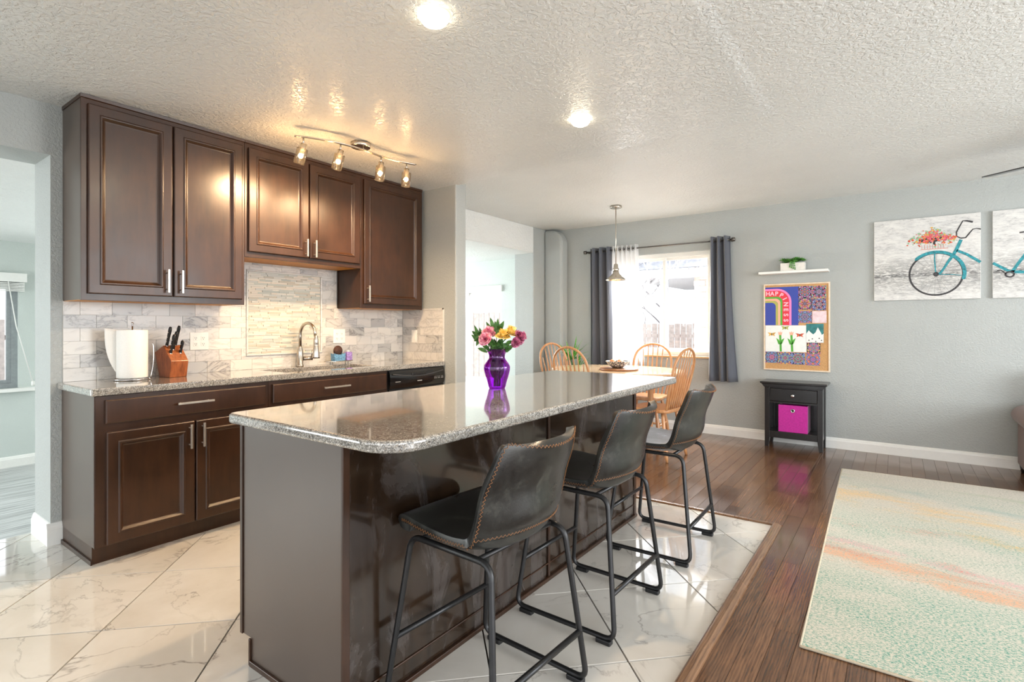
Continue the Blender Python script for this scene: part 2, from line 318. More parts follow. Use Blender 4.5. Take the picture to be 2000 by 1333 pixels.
# ------------------------------------------------------------------ mesh helpers
def wl(o):
    v = Vector((0,0,0))
    while o is not None: v += o.location; o = o.parent
    return v
class MB:
    def __init__(s): s.v = []; s.f = []; s.sm = []
    def add(s, vs, fs, smooth=False):
        k = len(s.v); s.v += [tuple(x) for x in vs]; s.f += [tuple(i+k for i in f) for f in fs]; s.sm += [smooth]*len(fs); return s
    def box(s, x0, y0, z0, x1, y1, z1):
        if x0 > x1: x0, x1 = x1, x0
        if y0 > y1: y0, y1 = y1, y0
        if z0 > z1: z0, z1 = z1, z0
        return s.add([(x0,y0,z0),(x1,y0,z0),(x1,y1,z0),(x0,y1,z0),(x0,y0,z1),(x1,y0,z1),(x1,y1,z1),(x0,y1,z1)],
                     [(3,2,1,0),(4,5,6,7),(0,1,5,4),(1,2,6,5),(2,3,7,6),(3,0,4,7)])
    def obox(s, c, size, rot):
        R = Euler(rot).to_matrix(); h = [x/2 for x in size]; k = MB().box(-h[0],-h[1],-h[2],h[0],h[1],h[2])
        return s.add([R@Vector(p)+Vector(c) for p in k.v], k.f)
    def prism(s, poly, a, b, axis='z', smooth=False):
        # poly: list of 2-D points; extruded from a to b along axis
        def mk(p, t):
            return {'z': (p[0],p[1],t), 'y': (p[0],t,p[1]), 'x': (t,p[0],p[1])}[axis]
        n = len(poly); vs = [mk(p,a) for p in poly]+[mk(p,b) for p in poly]
        s.add(vs, [tuple(range(n-1,-1,-1)), tuple(range(n,2*n))]); k = len(s.v)-2*n
        s.f += [(k+i, k+(i+1)%n, k+n+(i+1)%n, k+n+i) for i in range(n)]; s.sm += [smooth]*n; return s
    def tube(s, pts, r, n=10, closed=False, caps=True):
        P = [Vector(p) for p in pts]; m = len(P); R = r if isinstance(r, (list, tuple)) else [r]*m
        vs = []; nrm = None
        for i, p in enumerate(P):
            a = P[(i-1) % m] if (closed or i > 0) else P[i]; b = P[(i+1) % m] if (closed or i < m-1) else P[i]
            t = (b-a).normalized()
            if nrm is None: nrm = t.orthogonal().normalized()
            nrm = (nrm - t*nrm.dot(t)).normalized() if (nrm - t*nrm.dot(t)).length > 1e-6 else t.orthogonal().normalized()
            bi = t.cross(nrm)
            vs += [p+(nrm*math.cos(2*PI*j/n)+bi*math.sin(2*PI*j/n))*R[i] for j in range(n)]
        fs = []
        for i in range(m if closed else m-1):
            for j in range(n):
                fs.append((i*n+j, i*n+(j+1)%n, ((i+1)%m)*n+(j+1)%n, ((i+1)%m)*n+j))
        s.add(vs, fs, True)
        if caps and not closed: s.add([], []); k = len(s.v)-len(vs); s.f += [tuple(k+j for j in range(n-1,-1,-1)), tuple(k+(m-1)*n+j for j in range(n))]; s.sm += [False, False]
        return s
    def lathe(s, prof, c=(0,0,0), n=32, R=None, cap=True):
        vs = []
        for r, z in prof: vs += [Vector((r*math.cos(2*PI*j/n), r*math.sin(2*PI*j/n), z)) for j in range(n)]
        if R is not None: vs = [R@v for v in vs]
        vs = [v+Vector(c) for v in vs]; m = len(prof)
        fs = [(i*n+j, i*n+(j+1)%n, (i+1)*n+(j+1)%n, (i+1)*n+j) for i in range(m-1) for j in range(n)]
        s.add(vs, fs, True); k = len(s.v)-len(vs)
        if cap:
            s.f += [tuple(k+j for j in range(n-1,-1,-1)), tuple(k+(m-1)*n+j for j in range(n))]; s.sm += [False, False]
        return s
    def ball(s, c, r, nu=12, nv=8, sq=(1,1,1)):
        vs = []; 
        for i in range(nv+1):
            a = PI*i/nv
            for j in range(nu): vs.append((c[0]+r*sq[0]*math.sin(a)*math.cos(2*PI*j/nu), c[1]+r*sq[1]*math.sin(a)*math.sin(2*PI*j/nu), c[2]+r*sq[2]*math.cos(a)))
        return s.add(vs, [(i*nu+j, (i+1)*nu+j, (i+1)*nu+(j+1)%nu, i*nu+(j+1)%nu) for i in range(nv) for j in range(nu)], True)
    def grid(s, fn, nu, nv, smooth=True):
        vs = [fn(i/nu, j/nv) for i in range(nu+1) for j in range(nv+1)]
        return s.add(vs, [(i*(nv+1)+j, (i+1)*(nv+1)+j, (i+1)*(nv+1)+j+1, i*(nv+1)+j+1) for i in range(nu) for j in range(nv)], smooth)
    def door(s, xf, y0, y1, z0, z1, prof):
        # concentric rings on a plane facing +x ; prof = (inset, x offset)
        k = len(s.v)
        for ins, d in prof:
            s.v += [(xf+d, y0+ins, z0+ins), (xf+d, y1-ins, z0+ins), (xf+d, y1-ins, z1-ins), (xf+d, y0+ins, z1-ins)]
        m = len(prof)
        for i in range(m-1):
            for j in range(4): s.f.append((k+i*4+j, k+i*4+(j+1)%4, k+(i+1)*4+(j+1)%4, k+(i+1)*4+j)); s.sm.append(False)
        s.f.append(tuple(k+(m-1)*4+j for j in range(4))); s.sm.append(False)
        s.f.append((k+3,k+2,k+1,k)); s.sm.append(False); return s
    def mesh(s, name, mat, off=Vector((0,0,0))):
        me = bpy.data.meshes.new(name); me.from_pydata([tuple(Vector(v)-off) for v in s.v], [], s.f)
        me.polygons.foreach_set('use_smooth', s.sm); me.materials.append(mat); me.update(); return me
    def build(s, name, mat, parent=None, bevel=0, seg=2, **props):
        off = wl(parent) if parent is not None else Vector((0,0,0))
        o = bpy.data.objects.new(name, s.mesh(name, mat, off)); COL.objects.link(o)
        if parent is not None: o.parent = parent
        if bevel:
            b = o.modifiers.new('bevel', 'BEVEL'); b.width = bevel; b.segments = seg; b.limit_method = 'ANGLE'; b.angle_limit = .6; b.harden_normals = False
        for k, v in props.items(): o[k] = v
        return o
def thing(name, label, cat, loc=(0,0,0), rz=0, group=None):
    o = bpy.data.objects.new(name, None); COL.objects.link(o); o.empty_display_size = .1
    o.location = loc; o.rotation_euler = (0,0,rz); o['label'] = label; o['category'] = cat
    if group: o['group'] = group
    return o
def tag(o, label, cat, group=None):
    o['label'] = label; o['category'] = cat
    if group: o['group'] = group
    return o
def dup(root, loc, rz, label=None, group=None):
    r = root.copy(); COL.objects.link(r); r.location = loc; r.rotation_euler = (0,0,rz)
    if label: r['label'] = label
    if group: r['group'] = group
    for ch in list(root.children):
        c = ch.copy(); COL.objects.link(c); c.parent = r
        for g in ch.children:
            d = g.copy(); COL.objects.link(d); d.parent = c
    return r
def recenter(o):
    # put the mesh's own origin at its centre, so that textures can be laid around it
    me = o.data; c = sum((v.co for v in me.vertices), Vector())/len(me.vertices)
    me.transform(Matrix.Translation(-c)); o.location += c; return o
def struct(mb, name, mat, parent=None, bevel=0):
    return mb.build(name, mat, parent, bevel, kind='structure')
def arc(cx, cy, r, a0, a1, n=8):
    return [(cx+r*math.cos(a0+(a1-a0)*i/n), cy+r*math.sin(a0+(a1-a0)*i/n)) for i in range(n+1)]
def rrect(x0, y0, x1, y1, r, n=6):
    if not isinstance(r, (list, tuple)): r = [r]*4
    c = [(x0+r[0], y0+r[0], PI, r[0]), (x1-r[1], y0+r[1], 1.5*PI, r[1]), (x1-r[2], y1-r[2], 0, r[2]), (x0+r[3], y1-r[3], .5*PI, r[3])]
    out = []
    for cx, cy, a, rr in c: out += arc(cx, cy, rr, a, a+PI/2, n)
    return out
def crom(pts, n=6):
    P = [Vector(p) for p in pts]; out = []
    for i in range(len(P)-1):
        a = P[max(i-1,0)]; b = P[i]; c = P[i+1]; d = P[min(i+2, len(P)-1)]
        for k in range(n):
            t = k/n; out.append(.5*((2*b)+(c-a)*t+(2*a-5*b+4*c-d)*t*t+(-a+3*b-3*c+d)*t**3))
    out.append(P[-1]); return out
# ------------------------------------------------------------------ setting: shell
XW, YF, XO = -3.77, 6.10, -4.07      # kitchen wall face, window wall face, far side of kitchen wall
ZC, ZK = 2.475, 2.43                 # ceilings
ZD, ZDC = -0.39, 2.16                # sunken den floor and ceiling
TX, TY = -0.600, 3.52                # edges of the tiled floor
YB = -3.2; XR = 4.2
struct(MB().box(XO, YB, ZC, XR, YF+.2, ZC+.1), 'ceiling', CEIL)
def zk(x): return ZK+(x-XW)*.0118          # the kitchen ceiling rises slightly towards the living room
struct(MB().prism([(XW,ZK),(-.64,zk(-.64)),(-.575,ZC+.0005),(-.575,ZC+.02),(XW,ZC+.02)], YB, 3.49, 'y'), 'ceiling', CEILK)
struct(MB().box(-8.3, YB, ZDC, XO, YF+.2, ZDC+.1), 'ceiling', CEIL)
wl_mb = MB().box(XO, .875, 0, XW, 3.45, ZC).box(XO, YB, 2.15, XW, .875, ZC).box(XO, YB, 0, XW, -1.6, 2.15)
struct(wl_mb, 'wall_left', PAINT)
struct(MB().box(XO, 3.45, 0, -3.10, 3.585, ZC), 'wall_left', PAINT, bevel=.012)
struct(MB().box(XO, 3.585, 2.14, XW, 5.68, ZC), 'wall_left', CEIL, bevel=.01)
struct(MB().box(XO, 5.68, ZD, XW, YF, ZC), 'wall_left', PAINT, bevel=.01)
# plastered corner column with its rounded top
col = [(XW, 0), (-3.50, 0), (-3.50, 2.28)] + arc(-3.68, 2.28, .18, 0, PI/2, 8)[1:] + [(XW, 2.46)]
struct(MB().prism(col, 5.93, YF, 'y'), 'wall_left', PAINT, bevel=.03)
# window wall with its opening
WX0, WX1, WZ0, WZ1 = -3.05, -1.66, .86, 2.06
wf = MB().box(XO, YF, ZD, WX0, YF+.16, ZC).box(WX1, YF, ZD, XR, YF+.16, ZC).box(WX0, YF, ZD, WX1, YF+.16, WZ0).box(WX0, YF, WZ1, WX1, YF+.16, ZC)
struct(wf, 'wall_far', PAINT)
# den walls
dw = MB().box(-8.3, YB, ZD, -8.1, .35, ZDC).box(-8.3, 1.60, ZD, -8.1, YF, ZDC).box(-8.3, .35, ZD, -8.1, 1.60, .50).box(-8.3, .35, 1.72, -8.1, 1.60, ZDC)
struct(dw, 'wall_den', DENW)
dw2 = MB().box(-8.3, YF, ZD, -6.0, YF+.16, ZDC).box(-4.60, YF, ZD, XO, YF+.16, ZDC).box(-6.0, YF, ZD, -4.60, YF+.16, .35).box(-6.0, YF, 1.77, -4.60, YF+.16, ZDC)
struct(dw2, 'wall_den', DENW)
# baseboards
def board(name, pts_fn, L0, L1, h=.105, t=.016):
    prof = [(0,0),(t,0),(t,h*.72),(t*.75,h*.8),(t*.7,h*.88),(t*.35,h*.97),(0,h)]
    return pts_fn(prof, L0, L1)
bb = MB().prism([(YF-p[0], p[1]) for p in [(0,0),(.016,0),(.016,.076),(.012,.084),(.011,.092),(.006,.102),(0,.105)]], -3.50, XR, 'x')
struct(bb, 'baseboard_far', WHITE)
PROF = [(0,0),(.018,0),(.018,.088),(.013,.098),(.012,.106),(.006,.118),(0,.12)]
b2 = MB().prism([(.875-p[0], p[1]) for p in PROF], XO, XW, 'x').prism([(XW+p[0], p[1]) for p in PROF], .857, .928, 'y')
struct(b2, 'baseboard_left', WHITE)
b3 = MB().prism([(-8.1+p[0], ZD+p[1]) for p in PROF], YB, YF, 'y').prism([(YF-p[0], ZD+p[1]) for p in PROF], -8.1, XO, 'x')
struct(b3, 'baseboard_den', WHITE)
# ------------------------------------------------------------------ floors
ft = struct(MB().box(XO-.02, YB, -.45, TX, TY, -.009), 'floor', DGROUT)
def clip(poly, inside, cut):
    out = []
    for i, p in enumerate(poly):
        q = poly[(i+1) % len(poly)]; a, b = inside(p), inside(q)
        if a: out.append(p)
        if a != b: out.append(cut(p, q))
    return out
def clipbox(poly, x0, y0, x1, y1):
    for ax, v, sgn in ((0,x0,1),(0,x1,-1),(1,y0,1),(1,y1,-1)):
        def ins(p): return sgn*(p[ax]-v) >= -1e-9
        def cut(p, q):
            t = (v-p[ax])/(q[ax]-p[ax]); return (p[0]+(q[0]-p[0])*t, p[1]+(q[1]-p[1])*t)
        poly = clip(poly, ins, cut)
        if len(poly) < 3: return []
    return poly
g = .0030*1.414
for i in range(-14, 10):
    s0 = 1.715+.7035*i; s1 = s0+.7035
    for j in range(-10, 14):
        d0 = 3.30+.728*j; d1 = d0+.728
        q = [((s-d)/2, (s+d)/2) for s, d in ((s0+g,d0+g),(s1-g,d0+g),(s1-g,d1-g),(s0+g,d1-g))]
        q = clipbox(q, XO-.02, -1.0, TX-.002, TY-.004)
        if len(q) < 3: continue
        ar = abs(sum(q[k][0]*q[(k+1)%len(q)][1]-q[(k+1)%len(q)][0]*q[k][1] for k in range(len(q))))/2
        if ar < .0008: continue
        if sum(q[k][0]*q[(k+1)%len(q)][1]-q[(k+1)%len(q)][0]*q[k][1] for k in range(len(q))) < 0: q = q[::-1]
        recenter(MB().prism(q, -.009, 0).build('floor_tile', FMARB, ft, bevel=.0008, seg=1))
# stained oak floor, plank by plank
fw_ = struct(MB().box(TX, YB, -.45, XR, YF, -.013).box(XO, TY, -.45, TX, YF, -.013), 'floor', plain('dark floor joint', (20,14,12), .8))  # near-black base seen in the joints between planks
planks = []
PW = .083
def rows(x0, x1, y0, y1):
    x = x0
    while x < x1-.01:
        xe = min(x+PW, x1); y = y0-random.random()*.7
        while y < y1:
            ye = y+random.uniform(.55, 1.35); a, b = max(y, y0), min(ye, y1)
            if b-a > .02: planks.append((x, a, xe, b))
            y = ye
        x += PW
rows(TX+.045, XR, YB, YF-.002); rows(XO+.01, TX+.045, TY+.035, YF-.002)
def size_seen(p):
    cx, cy = (p[0]+p[2])/2, (p[1]+p[3])/2; d = cx*FX+cy*FY; u = cx*FY-cy*FX
    if d < .9 or abs(u/d) > 1.05: return 0
    if -.30 < p[0] and p[2] < 1.5 and 2.3 < p[1] and p[3] < 5.1: return 0     # under the rug
    if p[2] < -1.6: return .02/d                                              # behind the island
    return (p[3]-p[1])/d**2
planks.sort(key=size_seen, reverse=True)
rest = MB()
for k, (x0, y0, x1, y1) in enumerate(planks):
    if k < 290: recenter(MB().box(x0+.0005, y0+.0005, -.013, x1-.0005, y1-.0005, 0).build('floor_plank', DOAK, fw_, bevel=.0008, seg=1))
    else: rest.box(x0+.0005, y0+.0005, -.013, x1-.0005, y1-.0005, 0)
rest.build('planking', DOAK, fw_, kind='stuff')
# den floor of grey planks
fd = struct(MB().box(-8.1, YB, ZD-.06, XO, YF, ZD-.01), 'floor', DGROUT)
x = -8.1
while x < XO-.05:
    y = YB-random.random()
    while y < YF:
        a, b = max(y, YB), min(y+1.9, YF)
        if b > -.3 and b-a > .05: recenter(MB().box(x+.002, a+.002, ZD-.01, min(x+.15, XO-.02)-.002, b-.002, ZD).build('grey_plank', GWOOD, fd))
        y += 1.9
    x += .15
# reducer strips where the tile meets the oak
th = [(TX-.006,0),(TX+.048,0),(TX+.044,.009),(TX+.026,.019),(TX+.006,.020),(TX-.004,.012)]
struct(MB().prism(th, YB, TY+.004, 'y'), 'trim_1', TOAK, bevel=.003)
struct(MB().prism([(TY-.006,0),(TY+.036,0),(TY+.034,.005),(TY+.02,.011),(TY,.010)], XO, TX+.03, 'x'), 'trim_2', TOAK, bevel=.002)
# ------------------------------------------------------------------ windows
def window_unit(x0, x1, z0, z1, yf, split, name, frame=WHITE):
    w_ = MB()
    t = .045
    for a in ((x0,z0,x1,z0+t),(x0,z1-t,x1,z1),(x0,z0+t,x0+t,z1-t),(x1-t,z0+t,x1,z1-t)): w_.box(a[0], yf+.05, a[1], a[2], yf+.14, a[3])
    root = struct(w_, name, frame)
    xs = [x0+t, split, x1-t]
    for k in range(2):
        a, b = xs[k], xs[k+1]; s_ = MB(); tt = .035; yy = yf+.07+.028*k
        if k == 0: b += .02
        else: a -= .02
        for q in ((a,z0+t,b,z0+t+tt),(a,z1-t-tt,b,z1-t),(a,z0+t+tt,a+tt,z1-t-tt),(b-tt,z0+t+tt,b,z1-t-tt)): s_.box(q[0], yy, q[1], q[2], yy+.026, q[3])
        sh = s_.build('sash', frame, root, bevel=.003)
        MB().box(a+tt, yy+.011, z0+t+tt, b-tt, yy+.015, z1-t-tt).build('pane', GLASS, sh)
    return root
w1 = window_unit(WX0, WX1, WZ0, WZ1, YF, -2.235, 'window_1')
struct(MB().box(WX0-.01, YF-.035, WZ0-.022, WX1+.01, YF+.05, WZ0), 'trim_3', plain('natural wood sill', (216,178,128), .45), bevel=.004)
w2 = window_unit(-6.0, -4.60, .35, 1.77, YF, -5.3, 'window_2')
struct(MB().box(-6.02, YF-.03, 1.70, -4.58, YF+.03, 1.79), 'trim_4', WHITE, bevel=.004)
# den side window: faces +x
root = MB()
for a in ((.35,.50,1.60,.55),(.35,1.67,1.60,1.72),(.35,.55,.40,1.67),(1.55,.55,1.60,1.67)): root.box(-8.24, a[0], a[1], -8.15, a[2], a[3])
w3 = struct(root, 'window_3', plain('grey window frame', (150,156,158), .5))
sh = MB()
for a in ((.40,.55,1.55,.59),(.40,1.63,1.55,1.67),(.40,.59,.44,1.63),(1.51,.59,1.55,1.63)): sh.box(-8.21, a[0], a[1], -8.17, a[2], a[3])
sh = sh.build('sash', MATS['grey window frame'], w3)
MB().box(-8.192, .44, .59, -8.188, 1.51, 1.63).build('pane', GLASS, sh)
struct(MB().box(-8.12, .28, .46, -8.02, 1.74, .50), 'trim_5', WHITE, bevel=.005)
bl = thing('window_blind', 'white blind drawn up above the den window at left, its cord hanging over the sill', 'blind', (-8.07, .95, 1.6))
MB().box(-8.1, .30, 1.70, -8.03, 1.66, 1.80).build('valance', WHITE, bl, bevel=.004)
for k in range(6): MB().box(-8.095, .33, 1.595+k*.017, -8.04, 1.64, 1.606+k*.017).build('slat', WHITE, bl)
MB().tube([(-8.03,1.50,1.70),(-8.0,1.56,1.2),(-7.99,1.70,.56)], .006, 6).lathe([(.006,0),(.016,.005),(.016,.05),(.006,.055)], (-7.99,1.70,.52), 10).build('cord', WHITE, bl)
# ------------------------------------------------------------------ outside
struct(MB().box(-30, YF+.2, -.55, 20, 40, -.5).box(-30, -12, -.55, -8.3, YF+.2, -.5), 'ground', SNOW)
struct(MB().box(-8.3, -30, -.55, 30, YB, -.5).box(XR, YB, -.55, 30, YF+.2, -.5), 'ground', SNOW)
def fence(label, along, x0, x1, fixed, z0, z1, group):
    r = thing('board_fence', label, 'fence', ((x0+x1)/2, fixed, z0) if along == 'x' else (fixed, (x0+x1)/2, z0), group=group)
    a = x0
    while a < x1-.05:
        h = z1+random.uniform(-.02,.02)
        (MB().box(a, fixed, z0, a+.13, fixed+.02, h) if along == 'x' else MB().box(fixed-.02, a, z0, fixed, a+.13, h)).build('fence_board', FENCE, r)
        a += .145
    for z in (z0+.3, z1-.3):
        (MB().box(x0, fixed+.02, z-.04, x1, fixed+.06, z+.04) if along == 'x' else MB().box(fixed-.06, x0, z-.04, fixed-.02, x1, z+.04)).build('rail', FENCE, r)
fence('weathered board fence outside the den side window at left', 'y', -.4, 3.0, -11.2, -.5, 1.32, 'yard fences')
fence('weathered board fence outside the den window behind the purple vase', 'x', -9.6, -5.2, 9.2, -.5, 1.5, 'yard fences')
fence('low board fence seen under the porch roof through the dining window', 'x', -5.6, -2.6, 13.0, -.5, 1.25, 'yard fences')
# neighbour's house with a porch
hs = thing('neighbour_house', 'pale neighbouring house with a porch roof seen through the dining window', 'house', (-1.0, 10.5, -.5))
MB().box(-2.74, 9.0, -.5, .8, 12.0, 2.06).build('brick_wall', BRICK, hs)
for k in range(26):
    for m in range(4):
        MB().box(-2.745+m*.2+(k%2)*.1, 8.985, -.48+k*.098, -2.56+m*.2+(k%2)*.1, 9.0, -.394+k*.098).build('brick', BRICK, hs) if m < 3 else None
MB().box(-3.9, 8.7, 2.02, .9, 12.2, 2.16).build('eave', EAVE, hs, bevel=.01)
MB().prism([(-3.95,2.16),(.95,2.16),(.95,3.4),(-1.6,3.3)], 8.65, 12.3, 'y').build('roof', ROOF, hs)
for k in range(9):
    MB().obox((-3.62+k*.27, 8.63, 2.22+k*.13), (.30,.04,.012), (0,-.45,0)).build('shingle', ROOF, hs)
MB().box(-3.30, 8.9, -.5, -3.18, 9.02, 2.02).build('post', EAVE, hs, bevel=.01)
MB().box(-3.9, 8.88, 1.60, -2.74, 9.0, 1.70).build('beam', EAVE, hs)
fr = MB().box(-3.16, 12.4, .2, -2.2, 12.45, 1.75).build('window', EAVE, hs)
MB().box(-3.1, 12.38, .3, -2.3, 12.4, 1.65).build('pane', plain('dark far pane', (120,128,140), .1), fr)
# bare trees
def tree(label, x, y, h, seed, group='bare trees in the yard'):
    rr = random.Random(seed); t = thing('bare_tree', label, 'tree', (x, y, -.5), group=group); br = MB(); tr = MB()
    tr.tube(crom([(x,y,-.5),(x+.05,y,.8),(x-.03,y,1.9),(x+.05,y,h*.7),(x,y,h)], 4), [.09-.075*i/16 for i in range(17)], 7)
    def grow(p, d, L, r, dep):
        q = p+d*L; mid = p+d*L*.5+Vector((rr.uniform(-.06,.06),)*3); br.tube([p, mid, q], [r, r*.8, r*.6], 5, caps=False)
        if dep:
            for _ in range(3):
                nd = (d+Vector((rr.uniform(-.8,.8), rr.uniform(-.5,.5), rr.uniform(-.3,.7)))).normalized(); grow(q, nd, L*.68, r*.6, dep-1)
    for k in range(9):
        z = .7+k*(h-1.2)/9; a = rr.uniform(0, 6.28); grow(Vector((x,y,z)), Vector((math.cos(a), math.sin(a)*.5, .7)).normalized(), .7, .025, 3)
    tr.build('trunk', BARK, t); br.build('branches', BARK, t)
tree('slim bare tree left of the porch, seen through the dining window', -3.75, 8.3, 3.6, 3)
tree('bare tree behind the porch roof, seen through the dining window', -5.3, 14.6, 5.4, 5)
tree('bare tree beyond the fence behind the purple vase', -7.2, 10.4, 4.2, 8)
# ------------------------------------------------------------------ kitchen cabinets
DPROF = [(0,0),(0,.015),(.004,.019),(.050,.019),(.053,.0235),(.060,.0235),(.066,.017),(.072,.009),(.078,.007)]
def pull_v(parent, x, y, z0, z1):
    MB().box(x+.026, y-.0055, z0, x+.036, y+.0055, z1).tube([(x,y,z0+.02),(x+.03,y,z0+.02)], .004, 8).tube([(x,y,z1-.02),(x+.03,y,z1-.02)], .004, 8).build('handle', NICKL, parent, bevel=.001)
def pull_h(parent, x, y0, y1, z):
    MB().box(x+.026, y0, z-.0055, x+.036, y1, z+.0055).tube([(x,y0+.02,z),(x+.03,y0+.02,z)], .004, 8).tube([(x,y1-.02,z),(x+.03,y1-.02,z)], .004, 8).build('handle', NICKL, parent, bevel=.001)
def door(parent, xf, y0, y1, z0, z1, hy=None, hz=None):
    d = MB().door(xf, y0, y1, z0, z1, DPROF).build('door', ESP, parent, bevel=.0015)
    if hy is not None: pull_v(d, xf+.019, hy, hz[0], hz[1])
    return d
XB = -3.240
def base_unit(label, y0, y1, drawer, doors, pull, left_end=False):
    r = thing('base_cabinet', label, 'cabinet', ((XW+XB)/2, (y0+y1)/2, 0), group='base cabinets under the wall counter')
    MB().box(XW, y0, .09, XB-.02, y1, .853).build('body', ENDP if left_end else ESP, r)
    MB().box(XB-.02, y0, .09, XB, y1, .853).build('face_frame', ESP, r, bevel=.0015)
    MB().box(XW, y0, 0, -3.285, y1, .09).build('toe_kick', ESP, r)
    if left_end: MB().box(XW, y0-.009, 0, -3.275, y0, .022).box(XB-.006, y0-.004, .09, XB, y0, .853).build('shoe_moulding', ESP, r, bevel=.002)
    d = MB().door(XB, drawer[0], drawer[1], .712, .832, [(0,0),(0,.015),(.006,.019),(.012,.019)]).build('drawer', ESP, r, bevel=.001)
    pull_h(d, XB+.019, *pull, .778)
    ym = (doors[0]+doors[1])/2
    door(r, XB, doors[0], ym-.004, .098, .668, ym-.034, (.52,.655)); door(r, XB, ym+.004, doors[1], .098, .668, ym+.034, (.52,.655))
base_unit('espresso base cabinet with scuffed raised-panel doors, left end of the wall counter', .924, 1.826, (.964,1.800), (.968,1.806), (1.285,1.475), True)
base_unit('espresso sink base cabinet under the faucet', 1.828, 2.800, (1.850,2.780), (1.852,2.778), (2.205,2.42))
# dishwasher
dwm = thing('dishwasher', 'black built-in dishwasher at the right end of the wall counter', 'dishwasher', (-3.5, 3.12, 0))
MB().box(XW, 2.806, .09, XB-.01, 3.445, .852).build('tub_housing', BLKPL, dwm)
MB().box(XB-.01, 2.815, .10, XB+.012, 3.435, .700).build('door', BLKAPP, dwm, bevel=.004)
def dwp(u, v):
    y = 2.815+.62*u; b = .010*math.sin(PI*u)
    return (XB+.008+b*math.sin(PI*v)+.012*(1-abs(2*v-1)**3), y, .705+.142*v)
pan = MB().grid(dwp, 24, 10).build('control_panel', BLKAPP, dwm)
MB().tube([(XB+.028, 2.84+.57*i/20, .822-.028*math.sin(PI*i/20)) for i in range(21)], .004, 8).build('trim_line', plain('dark grey trim', (70,70,72), .3), pan)
MB().box(XB+.018, 3.04, .800, XB+.034, 3.20, .822).build('handle_recess', BLKPL, pan, bevel=.006)
mk = MB().box(XB+.029, 2.862, .757, XB+.0300, 2.915, .762)
for yy in (3.30,3.318,3.343,3.36,3.385,3.40): mk.box(XB+.0255, yy, .756, XB+.0280, yy+.010, .761); mk.box(XB+.0255, yy, .768, XB+.0280, yy+.006, .773)
mk.box(XB+.030, 3.10, .749, XB+.0318, 3.15, .756)
mk.build('printed_marks', LABEL, pan)
# wall counter with the undermount sink
ct = thing('countertop', 'speckled granite countertop along the kitchen wall, with a sink cut-out', 'countertop', (-3.5, 2.17, .855))
o0 = (XW, .903, -3.222, 3.449); hx0, hx1, hy0, hy1 = -3.655, -3.33, 2.00, 2.76
def ringslab(o, h, z0, z1):
    m = MB(); O = [(o[0],o[1]),(o[2],o[1]),(o[2],o[3]),(o[0],o[3])]; H = [(h[0],h[1]),(h[2],h[1]),(h[2],h[3]),(h[0],h[3])]
    vs = [(*p, z1) for p in O]+[(*p, z1) for p in H]+[(*p, z0) for p in O]+[(*p, z0) for p in H]; fs = []
    for i in range(4):
        j = (i+1)%4; fs += [(i,j,4+j,4+i), (8+j,8+i,12+i,12+j), (8+i,8+j,j,i), (4+i,4+j,12+j,12+i)]
    return m.add(vs, fs)
ringslab(o0, (hx0,hy0,hx1,hy1), .855, .893).build('granite_slab', GRAN, ct, bevel=.009, seg=3)
SINKM = plain('brown composite sink', (112,88,68), .35, vary=.2, scale=120)
sk = thing('kitchen_sink', 'brown undermount sink below the gooseneck faucet', 'sink', (-3.49, 2.38, .66))
sm_ = MB(); zt, zb = .854, .66
A = [(hx0-.01,hy0-.01),(hx1+.01,hy0-.01),(hx1+.01,hy1+.01),(hx0-.01,hy1+.01)]; Bq = [(hx0+.015,hy0+.015),(hx1-.015,hy0+.015),(hx1-.015,hy1-.015),(hx0+.015,hy1-.015)]
sm_.add([(*p, zt) for p in A]+[(*p, zb) for p in Bq], [(0,1,5,4),(1,2,6,5),(2,3,7,6),(3,0,4,7),(4,5,6,7)])
so = sm_.build('basin', SINKM, sk); md = so.modifiers.new('s', 'SOLIDIFY'); md.thickness = .004
MB().lathe([(.045,0),(.045,.004),(.03,.004),(.028,.001)], (-3.5,2.38,.661), 20).build('drain', NICK, sk)
# faucet
fc = thing('faucet', 'brushed nickel gooseneck faucet with side lever behind the sink', 'faucet', (-3.705, 2.345, .893))
fx, fy = -3.705, 2.345
MB().lathe([(.027,.893),(.027,.905),(.0225,.91),(.023,1.0),(.020,1.02),(.0135,1.045),(.013,1.05)], (fx,fy,0), 24).build('body', NICK, fc)
gp = [(fx,fy,1.045),(fx,fy,1.13)] + [(fx+.098-.098*math.cos(a), fy, 1.135+.092*math.sin(a)) for a in [PI*i/14 for i in range(1,13)]] + [(fx+.198,fy,1.125)]
MB().tube(gp, .0115, 14).build('spout', NICK, fc)
MB().lathe([(.013,1.135),(.0135,1.12),(.018,1.105),(.019,1.07),(.017,1.065),(.019,1.06),(.0275,.975),(.027,.965)][::-1], (fx+.205,fy,0), 24).build('spray_head', NICK, fc)
MB().tube([(fx+.01,fy+.02,.955),(fx+.03,fy+.085,.955)], .0155, 16).tube([(fx+.028,fy+.078,.965),(fx+.036,fy+.082,1.02)], [.004,.0062], 10).build('lever', NICK, fc)
